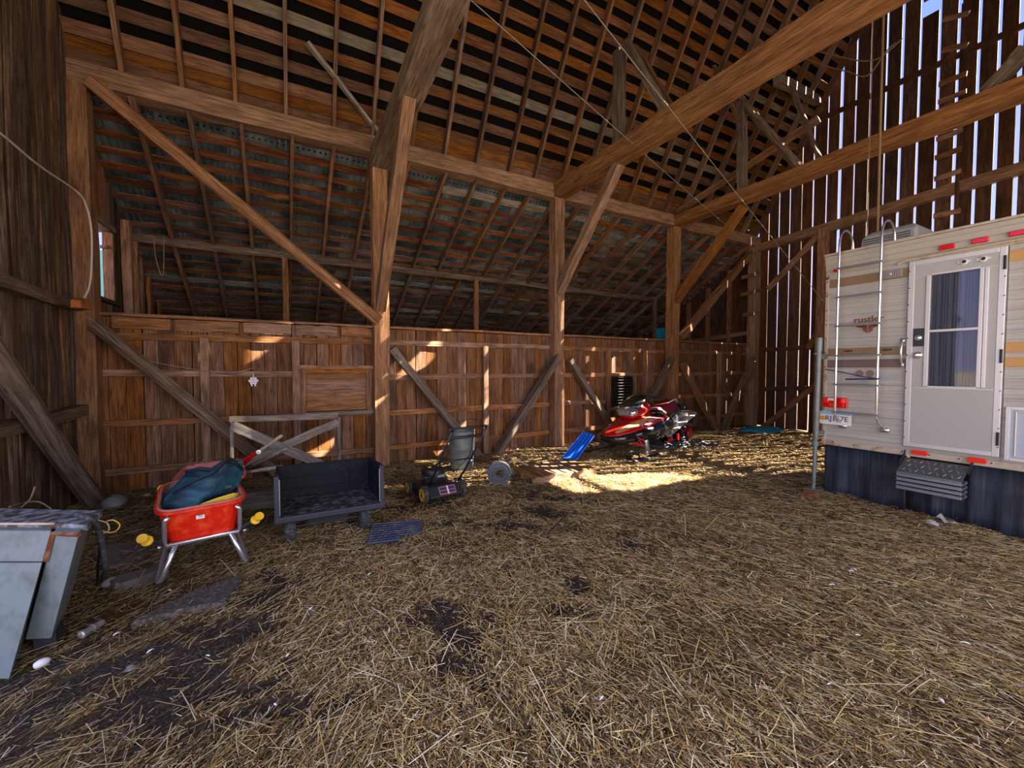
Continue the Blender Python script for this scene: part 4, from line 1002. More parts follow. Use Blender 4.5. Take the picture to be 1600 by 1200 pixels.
m_ = MB(); m_.tube([at(352, 738, 'y', 5.4), p1.lerp(q1, .46)+Vector((0, -.005, .004))], .021, 8); m_.tube([at(368, 738, 'y', 5.4), at(393, 716, 'y', 5.2)], .014, 8); m_.build('red_bracket', 'redpaint', wb2)
m_ = MB(); c_ = p1.lerp(q1, .47); m_.lathe([(.022, -.03), (.024, -.036), (.012, -.038), (.008, -.036)], c_, 'y', 14); m_.build('bolt_washer', 'alu', wb2)
rpole('handle', at(360, 745, 'y', 5.6), at(450, 699, 'y', 5.3), .026, 'greyboard', wb2)
m_ = MB(); m_.lathe([(.05, -.03), (.13, -.04), (.15, 0), (.13, .04), (.05, .03)], (A_.x-.02, A_.y+.25, .15), 'y', 20); w2 = m_.build('wheel', 'rubber', wb2, smooth=True)
m_ = MB(); m_.lathe([(.0, -.02), (.034, -.018), (.034, .018), (0, .02)], at(253, 763, 'z', .42), 'y', 16); m_.lathe([(.0, .03), (.024, .032), (.024, .05), (0, .052)], at(259, 761, 'z', .42), 'y', 16)
m_.tube([at(253, 763, 'z', .42), at(285, 757, 'z', .42)], .012, 8); m_.build('yellow_cap', 'yellow', wb2)
for s2 in (0, 1):
    m_ = MB(); p = cen+dn+Vector((.12, (-.12, .12)[s2], 0)); m_.tube([p, Vector((p.x+.05, p.y, .01))], .014, 8); m_.build('leg', 'darksteel', wb2)
p, q = at(366, 741, 'y', 5.15), at(443, 729, 'y', 4.98)
tag(rpole('pole', p, q, .019, 'handlewood', None), 'pale round pole end sticking out level beside the teal bag', 'pole')
# teal bag in the tub
def blob(name, mat, par, rings_fn, nu, nv, loc=None, smooth=True, sub=0):
    m_ = MB(); m_.loft([[rings_fn(u/nu, 2*math.pi*v/nv) for v in range(nv)] for u in range(nu+1)]); return m_.build(name, mat, par, local=True, smooth=smooth)
bag = root('duffel_bag', (-.585, 4.22, .36), R(12), label='crumpled teal and navy bag lying in the red wheelbarrow', cat='bag')
def bagf(u, t):
    x = -.27+.54*u; e_ = math.sin(math.pi*min(max(u, .03), .97))**.45
    h = (.12+.13*u+.03*math.sin(u*9))*e_; wd = (.20+.05*math.sin(u*5))*e_
    f = 1+.13*abs(math.sin(2.5*t+5*u))-.08+.10*abs(math.sin(7*u+1.5*t))-.06+.07*math.sin(9*t-13*u)
    c, s_ = math.cos(t), math.sin(t)
    s_ = max(s_, -.55); sk = .05*math.sin(7*u)
    return (x+.04*s_, .10+wd*c*f+sk*s_, .17+.09*u+h*s_*f)
blob('bag_body', 'teal', bag, bagf, 28, 40)
m_ = MB(); rings = []
for i in range(25):
    u = .06+.9*i/24; row = []
    for k in range(9):
        t = R(196)+R(58)*k/8; x, y, z = bagf(u, t); c_ = Vector((x, .10, .24+.08*u)); p = Vector((x, y, z)); row.append(tuple(p+(p-c_).normalized()*.012))
    rings.append(row)
m_.loft(rings, cap=False, closed=False); o = m_.build('lower_panel', 'tealdk', bag, local=True, smooth=True)
m_ = MB(); m_.tube([Vector(bagf(u, R(150-60*u)))+Vector((0, -.01, .012)) for u in [.1, .2, .3, .42, .55, .68, .8]], .010, 6); m_.tube([Vector(bagf(u, R(60+50*u)))+Vector((0, -.005, .015)) for u in [.25, .4, .55, .7, .85, .95]], .016, 6)
m_.build('strap', 'tealdk', bag, local=True, smooth=True)
m_ = MB(); p = Vector(bagf(.82, R(188))); m_.box(p+Vector((0, -.012, .02)), (.075, .012, .035), rot=(R(-20), 0, .1)); m_.build('buckle', 'black', bag, local=True, bevel=.008)
m_ = MB(); p = Vector(bagf(.93, R(70))); m_.loft([[(p.x-.10, p.y-.05, p.z-.02), (p.x+.02, p.y-.06, p.z-.03), (p.x+.03, p.y+.03, p.z-.03), (p.x-.08, p.y+.03, p.z-.02)], [(p.x-.02, p.y-.02, p.z+.045), (p.x+.03, p.y-.03, p.z+.05), (p.x+.035, p.y+.01, p.z+.045), (p.x-.01, p.y+.01, p.z+.04)]]); m_.build('flap', 'teal', bag, local=True, bevel=.01)
rp = root('yellow_rope', (-.52, 4.0, .40), R(11), label='bright yellow rope coiled under the teal bag in the tub', cat='rope'); m_ = MB(); rs = random.Random(3)
for j in range(6):
    x0 = -.22+.045*j; m_.tube([(x0+.06*k+.01*rs.random(), -.0+.02*math.sin(k*1.9+j)+.012*j*.3, .105+.014*math.sin(k*1.3+j)+.006*j) for k in range(4)], .006, 6)
for j in range(5): m_.tube([(.22, .10, .15), (.17, .03+.01*j, .135+.008*j), (.06, -.01+.012*j, .125+.008*j), (-.03, .0+.01*j, .11+.006*j), (-.15, .01, .10)], .006, 6)
m_.build('coil', 'rope', rp, local=True, smooth=True)
# small tined tool on the second tub
m_ = MB(); c_ = at(305, 722, 'y', 5.55)
for j in range(4): m_.tube([c_+Vector((.05*j-.06, 0, -.03)), c_+Vector((.05*j-.02, 0, .045))], .005, 5)
m_.tube([c_+Vector((-.08, 0, -.03)), c_+Vector((.12, 0, -.05))], .006, 5); m_.tube([c_+Vector((0, 0, -.04)), c_+Vector((.12, -.03, -.12))], .006, 5)
tag(m_.build('hand_fork', 'steel', None, origin=(c_.x, c_.y, c_.z-.05)), 'small pale tined fork lying on the faded red tub rim', 'fork')

# ================================================================== X-BRACED FRAME AND LUMBER
PYF = 6.35
xf = root('braced_frame', (0, PYF, 0), label='grey wooden frame with crossed boards leaning against the board wall', cat='frame')
def fy(px, py, dy=0): return at(px, py, 'y', PYF+dy)
beam('top_rail', fy(358, 655), fy(528, 649), .04, .075, 'greyboard', xf, side=(0, 1, 0))
for px in (361.5, 528.5):
    a = fy(px, 652, .03); beam('leg', a, Vector((a.x, a.y, -.02)), .05, .035, 'greyboard', xf, side=(0, 1, 0))
beam('cross_board', fy(363, 664, -.03), fy(512, 731, -.03), .03, .115, 'greyboard', xf, side=(0, 1, 0))
beam('cross_board', fy(528, 659, .0), fy(372, 728, .0), .03, .105, 'greyboard', xf, side=(0, 1, 0))
a, b_ = at(372, 762, 'y', 5.45), at(440, 752, 'y', 5.45)
tag(beam('lumber', (a.x-.3, 5.5, .125), (b_.x+.35, 5.45, .125), .20, .20, 'greyboard', None, side=(0, 1, 0)), 'grey squared timber lying on the ground behind the black cart', 'lumber')
a, b_ = fy(455, 702, -.0), fy(560, 693, 0)

# ================================================================== DUMP CART
ct = root('dump_cart', (.38, 4.4, 0), label='black plastic dump cart, dusty inside, open side facing us', cat='cart')
x0, x1, y0, y1, zf = -.055, .835, 4.13, 4.74, .285
m_ = MB()
m_.prism([(y0, zf), (y0+.0, .66), (y1+.03, .60), (y1, zf)], 'x', x0-.012, x0+.018)
m_.prism([(y0, zf), (y0+.0, .66), (y1+.03, .60), (y1, zf)], 'x', x1-.018, x1+.012)
m_.box(((x0+x1)/2, y1+.015, .445), (x1-x0, .03, .325)); box = m_.build('box', 'cartblack', ct, bevel=.008)
m_ = MB(); m_.box(((x0+x1)/2, (y0+y1)/2, zf), (x1-x0+.02, y1-y0+.02, .03)); m_.build('floor_panel', 'cartfloor', ct, bevel=.006)
m_ = MB(); m_.tube([(x0, y0, .66), (x0, y1+.03, .605), (x1, y1+.03, .605), (x1, y0, .66)], .018, 8); m_.build('rim', 'cartblack', box)
for xx in (x0, x1):
    m_ = MB(); m_.box((xx, y0-.008, .475), (.040, .018, .37)); m_.box((xx+(.022 if xx < .3 else -.022), y0-.018, .475), (.010, .012, .32), mi=1); m_.build('edge_strip', ['cartedge', 'steel'], box, bevel=.004)
m_ = MB(); m_.box(((x0+x1)/2, y0-.012, zf-.012), (x1-x0+.05, .03, .055)); m_.build('front_lip', 'cartedge', ct, bevel=.01)
m_ = MB(); m_.box(((x0+x1)/2, y1-.006, .50), (x1-x0-.1, .012, .015)); m_.box(((x0+x1)/2, y1-.006, .38), (x1-x0-.1, .012, .012)); m_.box((.62, y1-.004, .44), (.012, .012, .22)); m_.build('back_rib', 'cartblack', box, bevel=.004)
for xx in (.045, .70):
    m_ = MB(); m_.lathe([(.045, -.045), (.095, -.05), (.125, -.045), (.135, -.02), (.135, .02), (.125, .045), (.095, .05), (.045, .045)], (xx, 4.32, .132), 'x', 28, cap=False); w_ = m_.build('wheel', 'rubber', ct, smooth=True)
    m_ = MB()
    for k in range(28):
        t = 2*math.pi*k/28; m_.box((xx+.022*(-1)**k, 4.32+.134*math.cos(t), .132+.134*math.sin(t)), (.045, .012, .008), rot=(t-math.pi/2, 0, 0))
    m_.build('tread', 'rubber', w_); w_2 = MB(); w_2.lathe([(.0, -.046), (.05, -.046), (.05, .046), (0, .046)], (xx, 4.32, .132), 'x', 16); w_2.build('hub', 'steel', w_)
m_ = MB(); m_.tube([(.0, 4.32, .132), (.76, 4.32, .132)], .012, 8); m_.box((.37, 4.45, .235), (.50, .42, .07)); m_.box((.37, 4.33, .18), (.36, .10, .07)); m_.box((.37, 5.0, .23), (.05, .9, .04)); m_.build('undercarriage', 'black', ct, bevel=.005)

# ================================================================== LAWN MOWER
mw = root('lawn_mower', (1.70, 4.80, 0), R(8), label='black push lawn mower with yellow wheel hubs beside the dump cart', cat='mower')
m_ = MB()
def oval(a, b_, z_, n_=24, e_=.6, cy=.24): return [(a*math.copysign(abs(math.cos(t))**e_, math.cos(t)), cy+b_*math.copysign(abs(math.sin(t))**e_, math.sin(t)), z_) for t in [2*math.pi*k/n_ for k in range(n_)]]
m_.loft([oval(.235, .30, .06), oval(.24, .31, .11), oval(.225, .29, .155), oval(.16, .21, .185), oval(.12, .14, .20)]); m_.build('deck', 'black', mw, local=True, smooth=True)
for sx, sy, r_ in ((-.255, 0, .108), (.255, 0, .108), (-.245, .46, .09), (.245, .46, .09)):
    m_ = MB(); m_.lathe([(r_*.75, -.024), (r_*.95, -.026), (r_, -.012), (r_, .012), (r_*.95, .026), (r_*.75, .024), (r_*.72, 0), (r_*.75, -.024)], (sx, sy, r_), 'x', 26, cap=False); w_ = m_.build('wheel', 'rubber', mw, local=True, smooth=True)
    m_ = MB(); m_.lathe([(.0, -.020), (.022, -.026), (.022, -.018), (r_*.70, -.012), (r_*.78, -.024), (r_*.78, .024), (r_*.70, .012), (.022, .018), (0, .02)], (sx, sy, r_), 'x', 26); m_.build('hub', 'amber', w_, local=True)
    m_ = MB(); m_.lathe([(.0, -.031), (.019, -.030), (.019, .030), (0, .031)], (sx, sy, r_), 'x', 12); m_.build('axle_cap', 'ink', w_, local=True)
m_ = MB(); m_.prism([(-.045, .055), (-.055, .085), (.02, .195), (.06, .195), (.06, .055)], 'x', -.215, .215); fl = m_.build('rear_flap', 'black', mw, local=True, bevel=.008); fl.location = (0, -.055, .0)
def onflap(u, v, d_=.004): # u across, v along the slope 0..1
    p = Vector((u, -.055, .085)).lerp(Vector((u, .02, .195)), v); return p+Vector((0, -.82, .56))*d_
def patch(nm, mt, u0, u1, v0, v1, d_): m_ = MB(); m_.add([onflap(u0, v0, d_), onflap(u1, v0, d_), onflap(u1, v1, d_), onflap(u0, v1, d_), onflap(u0, v0, 0), onflap(u1, v0, 0), onflap(u1, v1, 0), onflap(u0, v1, 0)], [(0, 1, 2, 3), (0, 4, 5, 1), (2, 6, 7, 3), (1, 5, 6, 2), (0, 3, 7, 4)]); return m_.build(nm, mt, fl, local=True)
patch('warning_label', 'redfade', -.09, .13, .12, .88, .003)
for u0, u1, v0, v1 in ((-.08, .01, .52, .80), (-.08, .01, .22, .46), (.04, .12, .52, .80), (.04, .12, .22, .46)): patch('label_block', 'bluecord', u0, u1, v0, v1, .005)
patch('label_strip', 'white', .018, .030, .10, .90, .0065)
m_ = MB(); m_.lathe([(.13, .19), (.14, .22), (.145, .30), (.14, .345), (.11, .37), (.05, .378), (0, .38)], (-.02, .23, 0), 'z', 24); eng = m_.build('engine', 'black', mw, local=True, smooth=True)
m_ = MB(); m_.box((.02, .09, .275), (.10, .012, .03)); m_.build('engine_plate', 'steel', eng, local=True)
m_ = MB(); m_.lathe([(.022, 0), (.02, .012), (.01, .014)], (-.08, .2, .372), 'z', 12); m_.build('fuel_cap', 'rope', eng, local=True)
m_ = MB(); m_.box((-.15, .16, .24), (.09, .14, .11)); m_.box((.10, .33, .25), (.12, .10, .10)); m_.build('air_filter', 'blackgloss', eng, local=True, bevel=.015)
for s2 in (-1, 1):
    m_ = MB(); m_.tube([(s2*.20, .02, .17), (s2*.205, -.26, .47), (s2*.215, -.62, .93)], .0125, 8); h_ = m_.build('handle_tube', 'black', mw, local=True, smooth=True)
    m_ = MB(); m_.lathe([(.022, -.02), (.026, 0), (.022, .02)], (s2*.22, -.30, .51), 'x', 10); m_.lathe([(.028, -.02), (.03, 0), (.028, .02)], (s2*.20, .01, .19), 'x', 10); m_.build('clamp_knob', 'steel' if s2 > 0 else 'black', h_, local=True)
m_ = MB(); m_.tube([(-.215, -.62, .93), (-.20, -.66, .965), (.20, -.66, .965), (.215, -.62, .93)], .013, 8); m_.tube([(-.21, -.32, .545), (.21, -.32, .545)], .009, 8); m_.tube([(-.212, -.56, .85), (.212, -.56, .85)], .016, 8)
m_.build('crossbar', 'black', mw, local=True, smooth=True)
m_ = MB(); m_.tube([(-.215, -.55, .86), (-.17, -.60, 1.02), (.0, -.62, 1.05), (.17, -.60, 1.02), (.215, -.55, .86)], .005, 6); m_.build('bail_wire', 'darksteel', mw, local=True)
m_ = MB(); m_.tube([(.10, -.55, .90), (.14, -.40, .60), (.12, -.1, .36), (.02, .1, .33)], .004, 6); m_.build('cable', 'black', mw, local=True)

# ================================================================== BARREL, WIRE ROLL, PALLET, MAT
bl = root('metal_can', (2.52, 6.22, 0), label='tall grey-green galvanised can standing behind the lawn mower', cat='can')
m_ = MB(); m_.lathe([(.0, .0), (.175, .0), (.180, .02), (.186, .10), (.191, .105), (.187, .11), (.196, .30), (.202, .305), (.197, .31), (.205, .50), (.211, .505), (.206, .51), (.208, .60), (.216, .615), (.205, .62), (.196, .60), (.170, .03), (0, .03)], (2.52, 6.22, 0), 'z', 32); m_.build('can_body', 'galv', bl)
for s2 in (-1, 1): m_ = MB(); m_.tube([(2.52+s2*.20, 6.17, .50), (2.52+s2*.245, 6.17, .49), (2.52+s2*.245, 6.27, .49), (2.52+s2*.20, 6.27, .50)], .007, 6); m_.build('handle', 'darksteel', bl)
cr = root('wire_coil', (2.60, 5.05, 0), R(-24), label='upright roll of grey fence wire left of the pallet', cat='wire roll')
m_ = MB(); pts = []
for k in range(1400):
    t = k*2*math.pi/20; j = k//20; rr = .062+.10*((j*.377) % 1)+.005*math.sin(k*1.7); yy = .065*math.sin(j*1.83)
    pts.append((rr*math.cos(t), yy, .165+rr*math.sin(t)))
m_.tube(pts, .0045, 4); m_.build('windings', 'coilwire', cr, local=True)
m_ = MB(); m_.lathe([(.075, -.035), (.14, -.035), (.14, .035), (.075, .035), (.075, -.035)], (0, 0, .165), 'y', 28, cap=False); m_.build('packed_wire', 'coilwire', cr, local=True, smooth=True)
pl = root('pallet', (3.6, 5.05, 0), label='worn wooden pallet lying in the bright sun patch', cat='pallet')
for j in range(3):
    beam('stringer', (3.0, 4.84+.31*j, .045), (4.12, 4.84+.31*j, .045), .045, .09, 'pallet', pl, side=(0, 1, 0))
for j in range(8): beam('deck_board', (3.05+.142*j, 4.80+random.uniform(-.03, .03), .100), (3.09+.142*j, 5.52+random.uniform(-.03, .03), .100), .095, .018, 'pallet', pl, side=(1, 0, 0), jit=.003)
for j in range(3): beam('base_board', (3.10+.45*j, 4.80, -.008), (3.10+.45*j, 5.50, -.008), .10, .018, 'pallet', pl, side=(1, 0, 0))
mt = root('rubber_mat', (.92, 4.02, .03), label='dusty blue perforated mat lying on the straw right of the cart', cat='mat')
m_ = MB(); c00, c10, c11, c01 = at(573, 850, 'z', .045), at(661, 838, 'z', .045), at(656, 814, 'z', .045), at(582, 820, 'z', .045)
def bil(u, v): return (c00*(1-u)+c10*u)*(1-v)+(c01*(1-u)+c11*u)*v
NU, NV = 14, 8
for i in range(NU+1):
    for j in range(NV):
        u = i/NU; v0, v1 = j/NV, (j+1)/NV
        if u > .52 and v1 <= .25: continue
        m_.tube([bil(u, v0), bil(u, v1)], .0065, 4)
for j in range(NV+1):
    v = j/NV
    for i in range(NU):
        if i/NU > .50 and v < .25 - 1e-6: continue
        m_.tube([bil(i/NU, v), bil((i+1)/NU, v)], .0075 if 0 < j < NV else .011, 4)
tag(m_.build('mat_lattice', 'matblue', mt), kind='stuff')

# ================================================================== SNOWMOBILE
sm = root('snowmobile', (6.62, 6.02, 0), R(193.5), label='red and black snowmobile parked along the board wall', cat='snowmobile')
def sec(x, w_, zb, zt, e_=.7, n_=20, top=1.0):
    c, h = (zb+zt)/2, (zt-zb)/2
    return [(x, w_*math.copysign(abs(math.cos(t))**e_, math.cos(t))*(top if math.sin(t) > 0 else 1), c+h*math.copysign(abs(math.sin(t))**e_, math.sin(t))) for t in [2*math.pi*k/n_ for k in range(n_)]]
m_ = MB(); m_.loft([sec(1.56, .16, .30, .40), sec(1.45, .27, .24, .45), sec(1.2, .36, .20, .52), sec(.8, .42, .18, .60), sec(.35, .42, .18, .64), sec(-.05, .36, .22, .62), sec(-.25, .28, .28, .60)]); m_.build('belly_pan', 'blackgloss', sm, local=True, smooth=True)
m_ = MB(); m_.loft([sec(1.60, .07, .39, .42, top=.6), sec(1.50, .20, .39, .47, top=.7), sec(1.25, .33, .42, .56, top=.66), sec(.95, .42, .47, .665, top=.58), sec(.6, .45, .53, .76, top=.50), sec(.25, .42, .56, .77, top=.48), sec(.0, .34, .58, .73, top=.55)]); hd = m_.build('hood', 'redpaint', sm, local=True, smooth=True)
# dark wheel-well panel and flank
m_ = MB(); m_.loft([sec(1.2, .385, .32, .49), sec(.98, .455, .30, .565), sec(.7, .478, .26, .60), sec(.42, .485, .22, .71), sec(.15, .47, .22, .77, top=.82), sec(-.02, .44, .26, .76, top=.8), sec(-.12, .40, .28, .68)]); m_.build('side_panel', 'blackgloss', sm, local=True, smooth=True)
from mathutils.bvhtree import BVHTree
bvh = BVHTree.FromPolygons([v.co.copy() for v in hd.data.vertices], [tuple(p.vertices) for p in hd.data.polygons])
def drop(x, y, off=.004):   # a point laid on the hood from above
    h = bvh.ray_cast(Vector((x, y, 2)), Vector((0, 0, -1)))
    return h[0]+Vector((0, 0, off)) if h[0] else Vector((x, y, .5))
for s2 in (1, -1):
    m_ = MB(); rings = []
    for k in range(15):
        t = k/14; x = 1.50-1.0*t; yc_ = .12+.15*math.sin(min(1, t*1.15)*math.pi*.62); hw = .012+.045*math.sin(math.pi*min(1, .15+t*.85))
        rings.append([drop(x, s2*(yc_-hw+2*hw*q/4)) for q in range(5)])
    m_.loft(rings, cap=False, closed=False); o = m_.build('hood_decal', 'tanlit', hd, local=True, smooth=True)
cu = bpy.data.curves.new('lettering', 'FONT'); cu.body = 'POLARIS'; cu.size = .125; cu.align_x = 'CENTER'; cu.align_y = 'CENTER'; cu.resolution_u = 3
to = bpy.data.objects.new('lettering', cu); col.objects.link(to); bpy.context.view_layer.update()
lm = bpy.data.meshes.new_from_object(to.evaluated_get(bpy.context.evaluated_depsgraph_get())); bpy.data.objects.remove(to)
bl_ = bmesh.new(); bl_.from_mesh(lm); bmesh.ops.subdivide_edges(bl_, edges=[e for e in bl_.edges if e.calc_length() > .03], cuts=2); bl_.to_mesh(lm); bl_.free()
for v in lm.vertices:
    u, h_ = v.co.x, v.co.y; x = .80-u; nd = Vector((0, .78, .62)); b0 = Vector((x, .405+u*.02, .650+u*.22))+Vector((0, -.62, .78))*h_*.95
    hit = bvh.ray_cast(b0+nd*.6, -nd); v.co = (hit[0] if hit[0] else b0)+nd*.008
lm.materials.append(M['white']); lo_ = bpy.data.objects.new('hood_lettering', lm); col.objects.link(lo_); lo_.parent = hd
m_ = MB(); m_.loft([sec(.42, .26, .70, .79), sec(.25, .30, .70, .815), sec(.05, .26, .66, .80)]); m_.build('tank_cover', 'blackgloss', sm, local=True, smooth=True)
m_ = MB(); m_.tube([(.50, .478, .56), (.20, .482, .68), (.0, .45, .735)], .008, 6); m_.build('silver_edge', 'steel', sm, local=True)
m_ = MB(); m_.loft([sec(1.0, .15, .66, .79), sec(.93, .21, .66, .88), sec(.72, .25, .68, .98, top=.8), sec(.50, .22, .70, 1.0, top=.7), sec(.34, .13, .74, .92)]); pod = m_.build('headlight_pod', 'redpaint', sm, local=True, smooth=True)
m_ = MB(); m_.loft([sec(1.035, .12, .72, .80), sec(1.02, .175, .705, .835), sec(.97, .215, .70, .875), sec(.90, .22, .72, .89)]); m_.build('headlight', 'lens', pod, local=True, smooth=True)
m_ = MB(); n_ = 10; m_.loft([[(.95-.08*abs(2*k/n_-1)**2, .22*(2*k/n_-1), .88) for k in range(n_+1)], [(.78-.10*abs(2*k/n_-1)**2, .225*(2*k/n_-1), 1.0) for k in range(n_+1)], [(.64-.10*abs(2*k/n_-1)**2, .17*(2*k/n_-1), 1.09) for k in range(n_+1)]], cap=False, closed=False)
ws_ = m_.build('windshield', 'tint', sm, local=True, smooth=True); s_ = ws_.modifiers.new('solid', 'SOLIDIFY'); s_.thickness = .006
m_ = MB(); m_.tube([(.42, 0, .80), (.30, 0, 1.0)], .035, 10); m_.tube([(.30, -.33, 1.03), (.33, -.20, 1.05), (.30, 0, 1.02), (.33, .20, 1.05), (.30, .33, 1.03)], .014, 8)
m_.tube([(.30, .22, 1.045), (.29, .36, 1.03)], .020, 8); m_.tube([(.30, -.22, 1.045), (.29, -.36, 1.03)], .020, 8); m_.tube([(.29, .36, 1.03), (.24, .42, 1.02), (.18, .42, .98)], .010, 6); m_.tube([(.34, .18, 1.04), (.42, .30, 1.02)], .007, 6); m_.box((.32, 0, 1.05), (.10, .18, .07)); m_.build('handlebar', 'black', sm, local=True, smooth=False)
m_ = MB()
for s2 in (1, -1): m_.loft([[(.06, s2*.34, .64), (.02, s2*.36, .46), (-.1, s2*.36, .42), (-.1, s2*.34, .60)], [(.05, s2*.345, .64), (.01, s2*.37, .46), (-.1, s2*.37, .42), (-.1, s2*.345, .60)]])
m_.build('grip_pad', 'black', sm, local=True)
def seat_s(x, w_, zb, zt): return sec(x, w_, zb, zt, e_=.55, top=.72)
m_ = MB(); m_.loft([seat_s(.16, .15, .62, .80), seat_s(-.05, .18, .58, .82), seat_s(-.35, .19, .58, .86), seat_s(-.62, .20, .58, .94), seat_s(-.72, .20, .60, .95), seat_s(-.78, .18, .62, .90)]); se = m_.build('seat', 'darkred', sm, local=True, smooth=True)
m_ = MB(); m_.loft([sec(.16, .155, .58, .70), sec(-.35, .20, .56, .72), sec(-.72, .21, .56, .80), sec(-.80, .20, .58, .80)]); m_.build('seat_base', 'tealdk', se, local=True, smooth=True)
m_ = MB(); m_.tube([(-.45, .135, .905), (-.62, .15, .945), (-.72, .15, .955), (-.80, .13, .90), (-.80, 0, .90)], .013, 8); m_.build('seat_piping', 'white', se, local=True, smooth=True)
m_ = MB(); m_.prism([(.0, .56), (-.0, .36), (-.75, .50), (-1.40, .62), (-1.42, .66), (-.75, .62)], 'y', -.21, .21); tn = m_.build('tunnel', 'steel', sm, local=True)
m_ = MB()
for s2 in (1, -1): m_.add([(.05, s2*.22, .30), (.05, s2*.40, .29), (-1.40, s2*.30, .62), (-1.42, s2*.22, .66), (.05, s2*.22, .27), (.05, s2*.40, .26), (-1.40, s2*.30, .60), (-1.42, s2*.22, .62)], [(0, 1, 2, 3), (4, 7, 6, 5), (0, 4, 5, 1), (1, 5, 6, 2), (2, 6, 7, 3)])
m_.build('running_board', 'alu', sm, local=True)
m_ = MB(); m_.add([(-.02, .405, .34), (-.10, .405, .33), (-.12, .40, .48), (-.04, .40, .49)], [(0, 1, 2, 3)]); o = m_.build('side_sticker', 'white', sm, local=True); s_ = o.modifiers.new('solid', 'SOLIDIFY'); s_.thickness = .012
m_ = MB(); m_.add([(.10, .482, .42), (-.02, .455, .44), (-.02, .452, .47), (.10, .482, .45)], [(0, 1, 2, 3)]); o = m_.build('side_sticker', 'yellow', sm, local=True); s_ = o.modifiers.new('solid', 'SOLIDIFY'); s_.thickness = .012
m_ = MB(); m_.prism([(-1.40, .66), (-1.34, .40), (-1.50, .30), (-1.56, .36), (-1.50, .64)], 'y', -.24, .24); m_.build('snow_flap', 'black', sm, local=True, bevel=.01)
m_ = MB(); m_.box((-1.15, 0, .74), (.28, .26, .11)); m_.box((-1.15, 0, .81), (.18, .2, .04)); m_.tube([(-.80, .17, .70), (-1.0, .17, .76), (-1.32, .17, .70)], .012, 6); m_.tube([(-.80, -.17, .70), (-1.0, -.17, .76), (-1.32, -.17, .70)], .012, 6); m_.build('rear_rack', 'black', sm, local=True, bevel=.01)
m_ = MB(); m_.box((-1.05, .30, .63), (.18, .01, .07), rot=(0, R(12), 0)); m_.build('tail_sticker', 'redfade', sm, local=True)
prof = [(.1, .36), (-.1, .40), (-1.0, .36), (-1.28, .30), (-1.36, .19), (-1.30, .06), (-1.15, .02), (-.2, .02), (.0, .10), (.14, .26)]
inn = [(x*.97-.012, .19+(z-.19)*.80) for x, z in prof]
m_ = MB(); n_ = len(prof)
vs = [(x, -.19, z) for x, z in prof]+[(x, .19, z) for x, z in prof]+[(x, -.19, z) for x, z in inn]+[(x, .19, z) for x, z in inn]; fs = []
for i in range(n_):
    j = (i+1) % n_; fs += [(i, j, n_+j, n_+i), (2*n_+i, 3*n_+i, 3*n_+j, 2*n_+j), (i, 2*n_+i, 2*n_+j, j), (n_+i, n_+j, 3*n_+j, 3*n_+i)]
m_.add(vs, fs); tk = m_.build('track', 'rubber', sm, local=True)
m_ = MB()
for i in range(n_):
    a, b_ = Vector((prof[i][0], 0, prof[i][1])), Vector((prof[(i+1) % n_][0], 0, prof[(i+1) % n_][1])); L = (b_-a).length; k_ = max(1, int(L/.09)); d_ = (b_-a).normalized(); nrm = Vector((d_.z, 0, -d_.x))
    for q in range(k_):
        c_ = a.lerp(b_, (q+.5)/k_); 
        if (c_-Vector((-.6, 0, .2))).dot(nrm) < 0: nrm = -nrm
        m_.box(c_+nrm*.008, (.014, .36, .030), rot=(0, -math.atan2(nrm.x, nrm.z)*-1, 0))
m_.build('track_lug', 'rubber', tk, local=True)['kind'] = 'stuff'
for x_, z_, r_ in ((-1.24, .185, .105), (-.70, .16, .07), (-1.0, .28, .05), (-.35, .15, .07)):
    for s2 in (1, -1):
        m_ = MB(); m_.lathe([(.0, -.02), (r_*.3, -.022), (r_*.35, -.012), (r_*.8, -.012), (r_, -.02), (r_, .02), (r_*.8, .012), (0, .02)], (x_, s2*.215, z_), 'y', 20); m_.build('idler_wheel', 'redpaint', sm, local=True)
m_ = MB()
for s2 in (1, -1):
    m_.tube([(-.2, s2*.17, .10), (-1.24, s2*.17, .10)], .014, 6); m_.tube([(-.45, s2*.15, .12), (-.15, s2*.18, .40)], .014, 6); m_.tube([(-1.1, s2*.15, .12), (-.8, s2*.18, .45)], .014, 6)
m_.build('suspension_rail', 'steel', sm, local=True)
for s2 in (1, -1):
    m_ = MB()
    for (a, b_) in (((1.32, .22, .32), (1.12, .47, .22)), ((.92, .24, .32), (1.08, .47, .22)), ((1.28, .22, .44), (1.12, .45, .32)), ((.96, .24, .46), (1.08, .45, .33)), ((1.15, .2, .5), (1.10, .44, .22)), ((1.35, .15, .28), (1.12, .40, .22))):
        m_.tube([(a[0], s2*a[1], a[2]), (b_[0], s2*b_[1], b_[2])], .015, 8)
    m_.build('suspension_arm', 'redpaint', sm, local=True)
    m_ = MB(); m_.box((1.09, s2*.50, .22), (.10, .04, .24), rot=(0, R(18), 0)); m_.box((1.05, s2*.50, .11), (.18, .06, .05)); m_.build('spindle', 'steel', sm, local=True, bevel=.008)
    m_ = MB(); rr2 = [(1.72, .155), (1.66, .06), (1.56, .025), (1.3, .012), (.8, .012), (.62, .03)]
    m_.loft([[(x, s2*.50-.065, z), (x, s2*.50+.065, z), (x, s2*.50+.055, z+.018), (x, s2*.50, z+.035), (x, s2*.50-.055, z+.018)] for x, z in rr2])
    m_.tube([(1.70, s2*.5, .155), (1.62, s2*.5, .20), (1.45, s2*.5, .16), (1.32, s2*.5, .05)], .013, 8); m_.build('ski', 'black', sm, local=True, smooth=False)
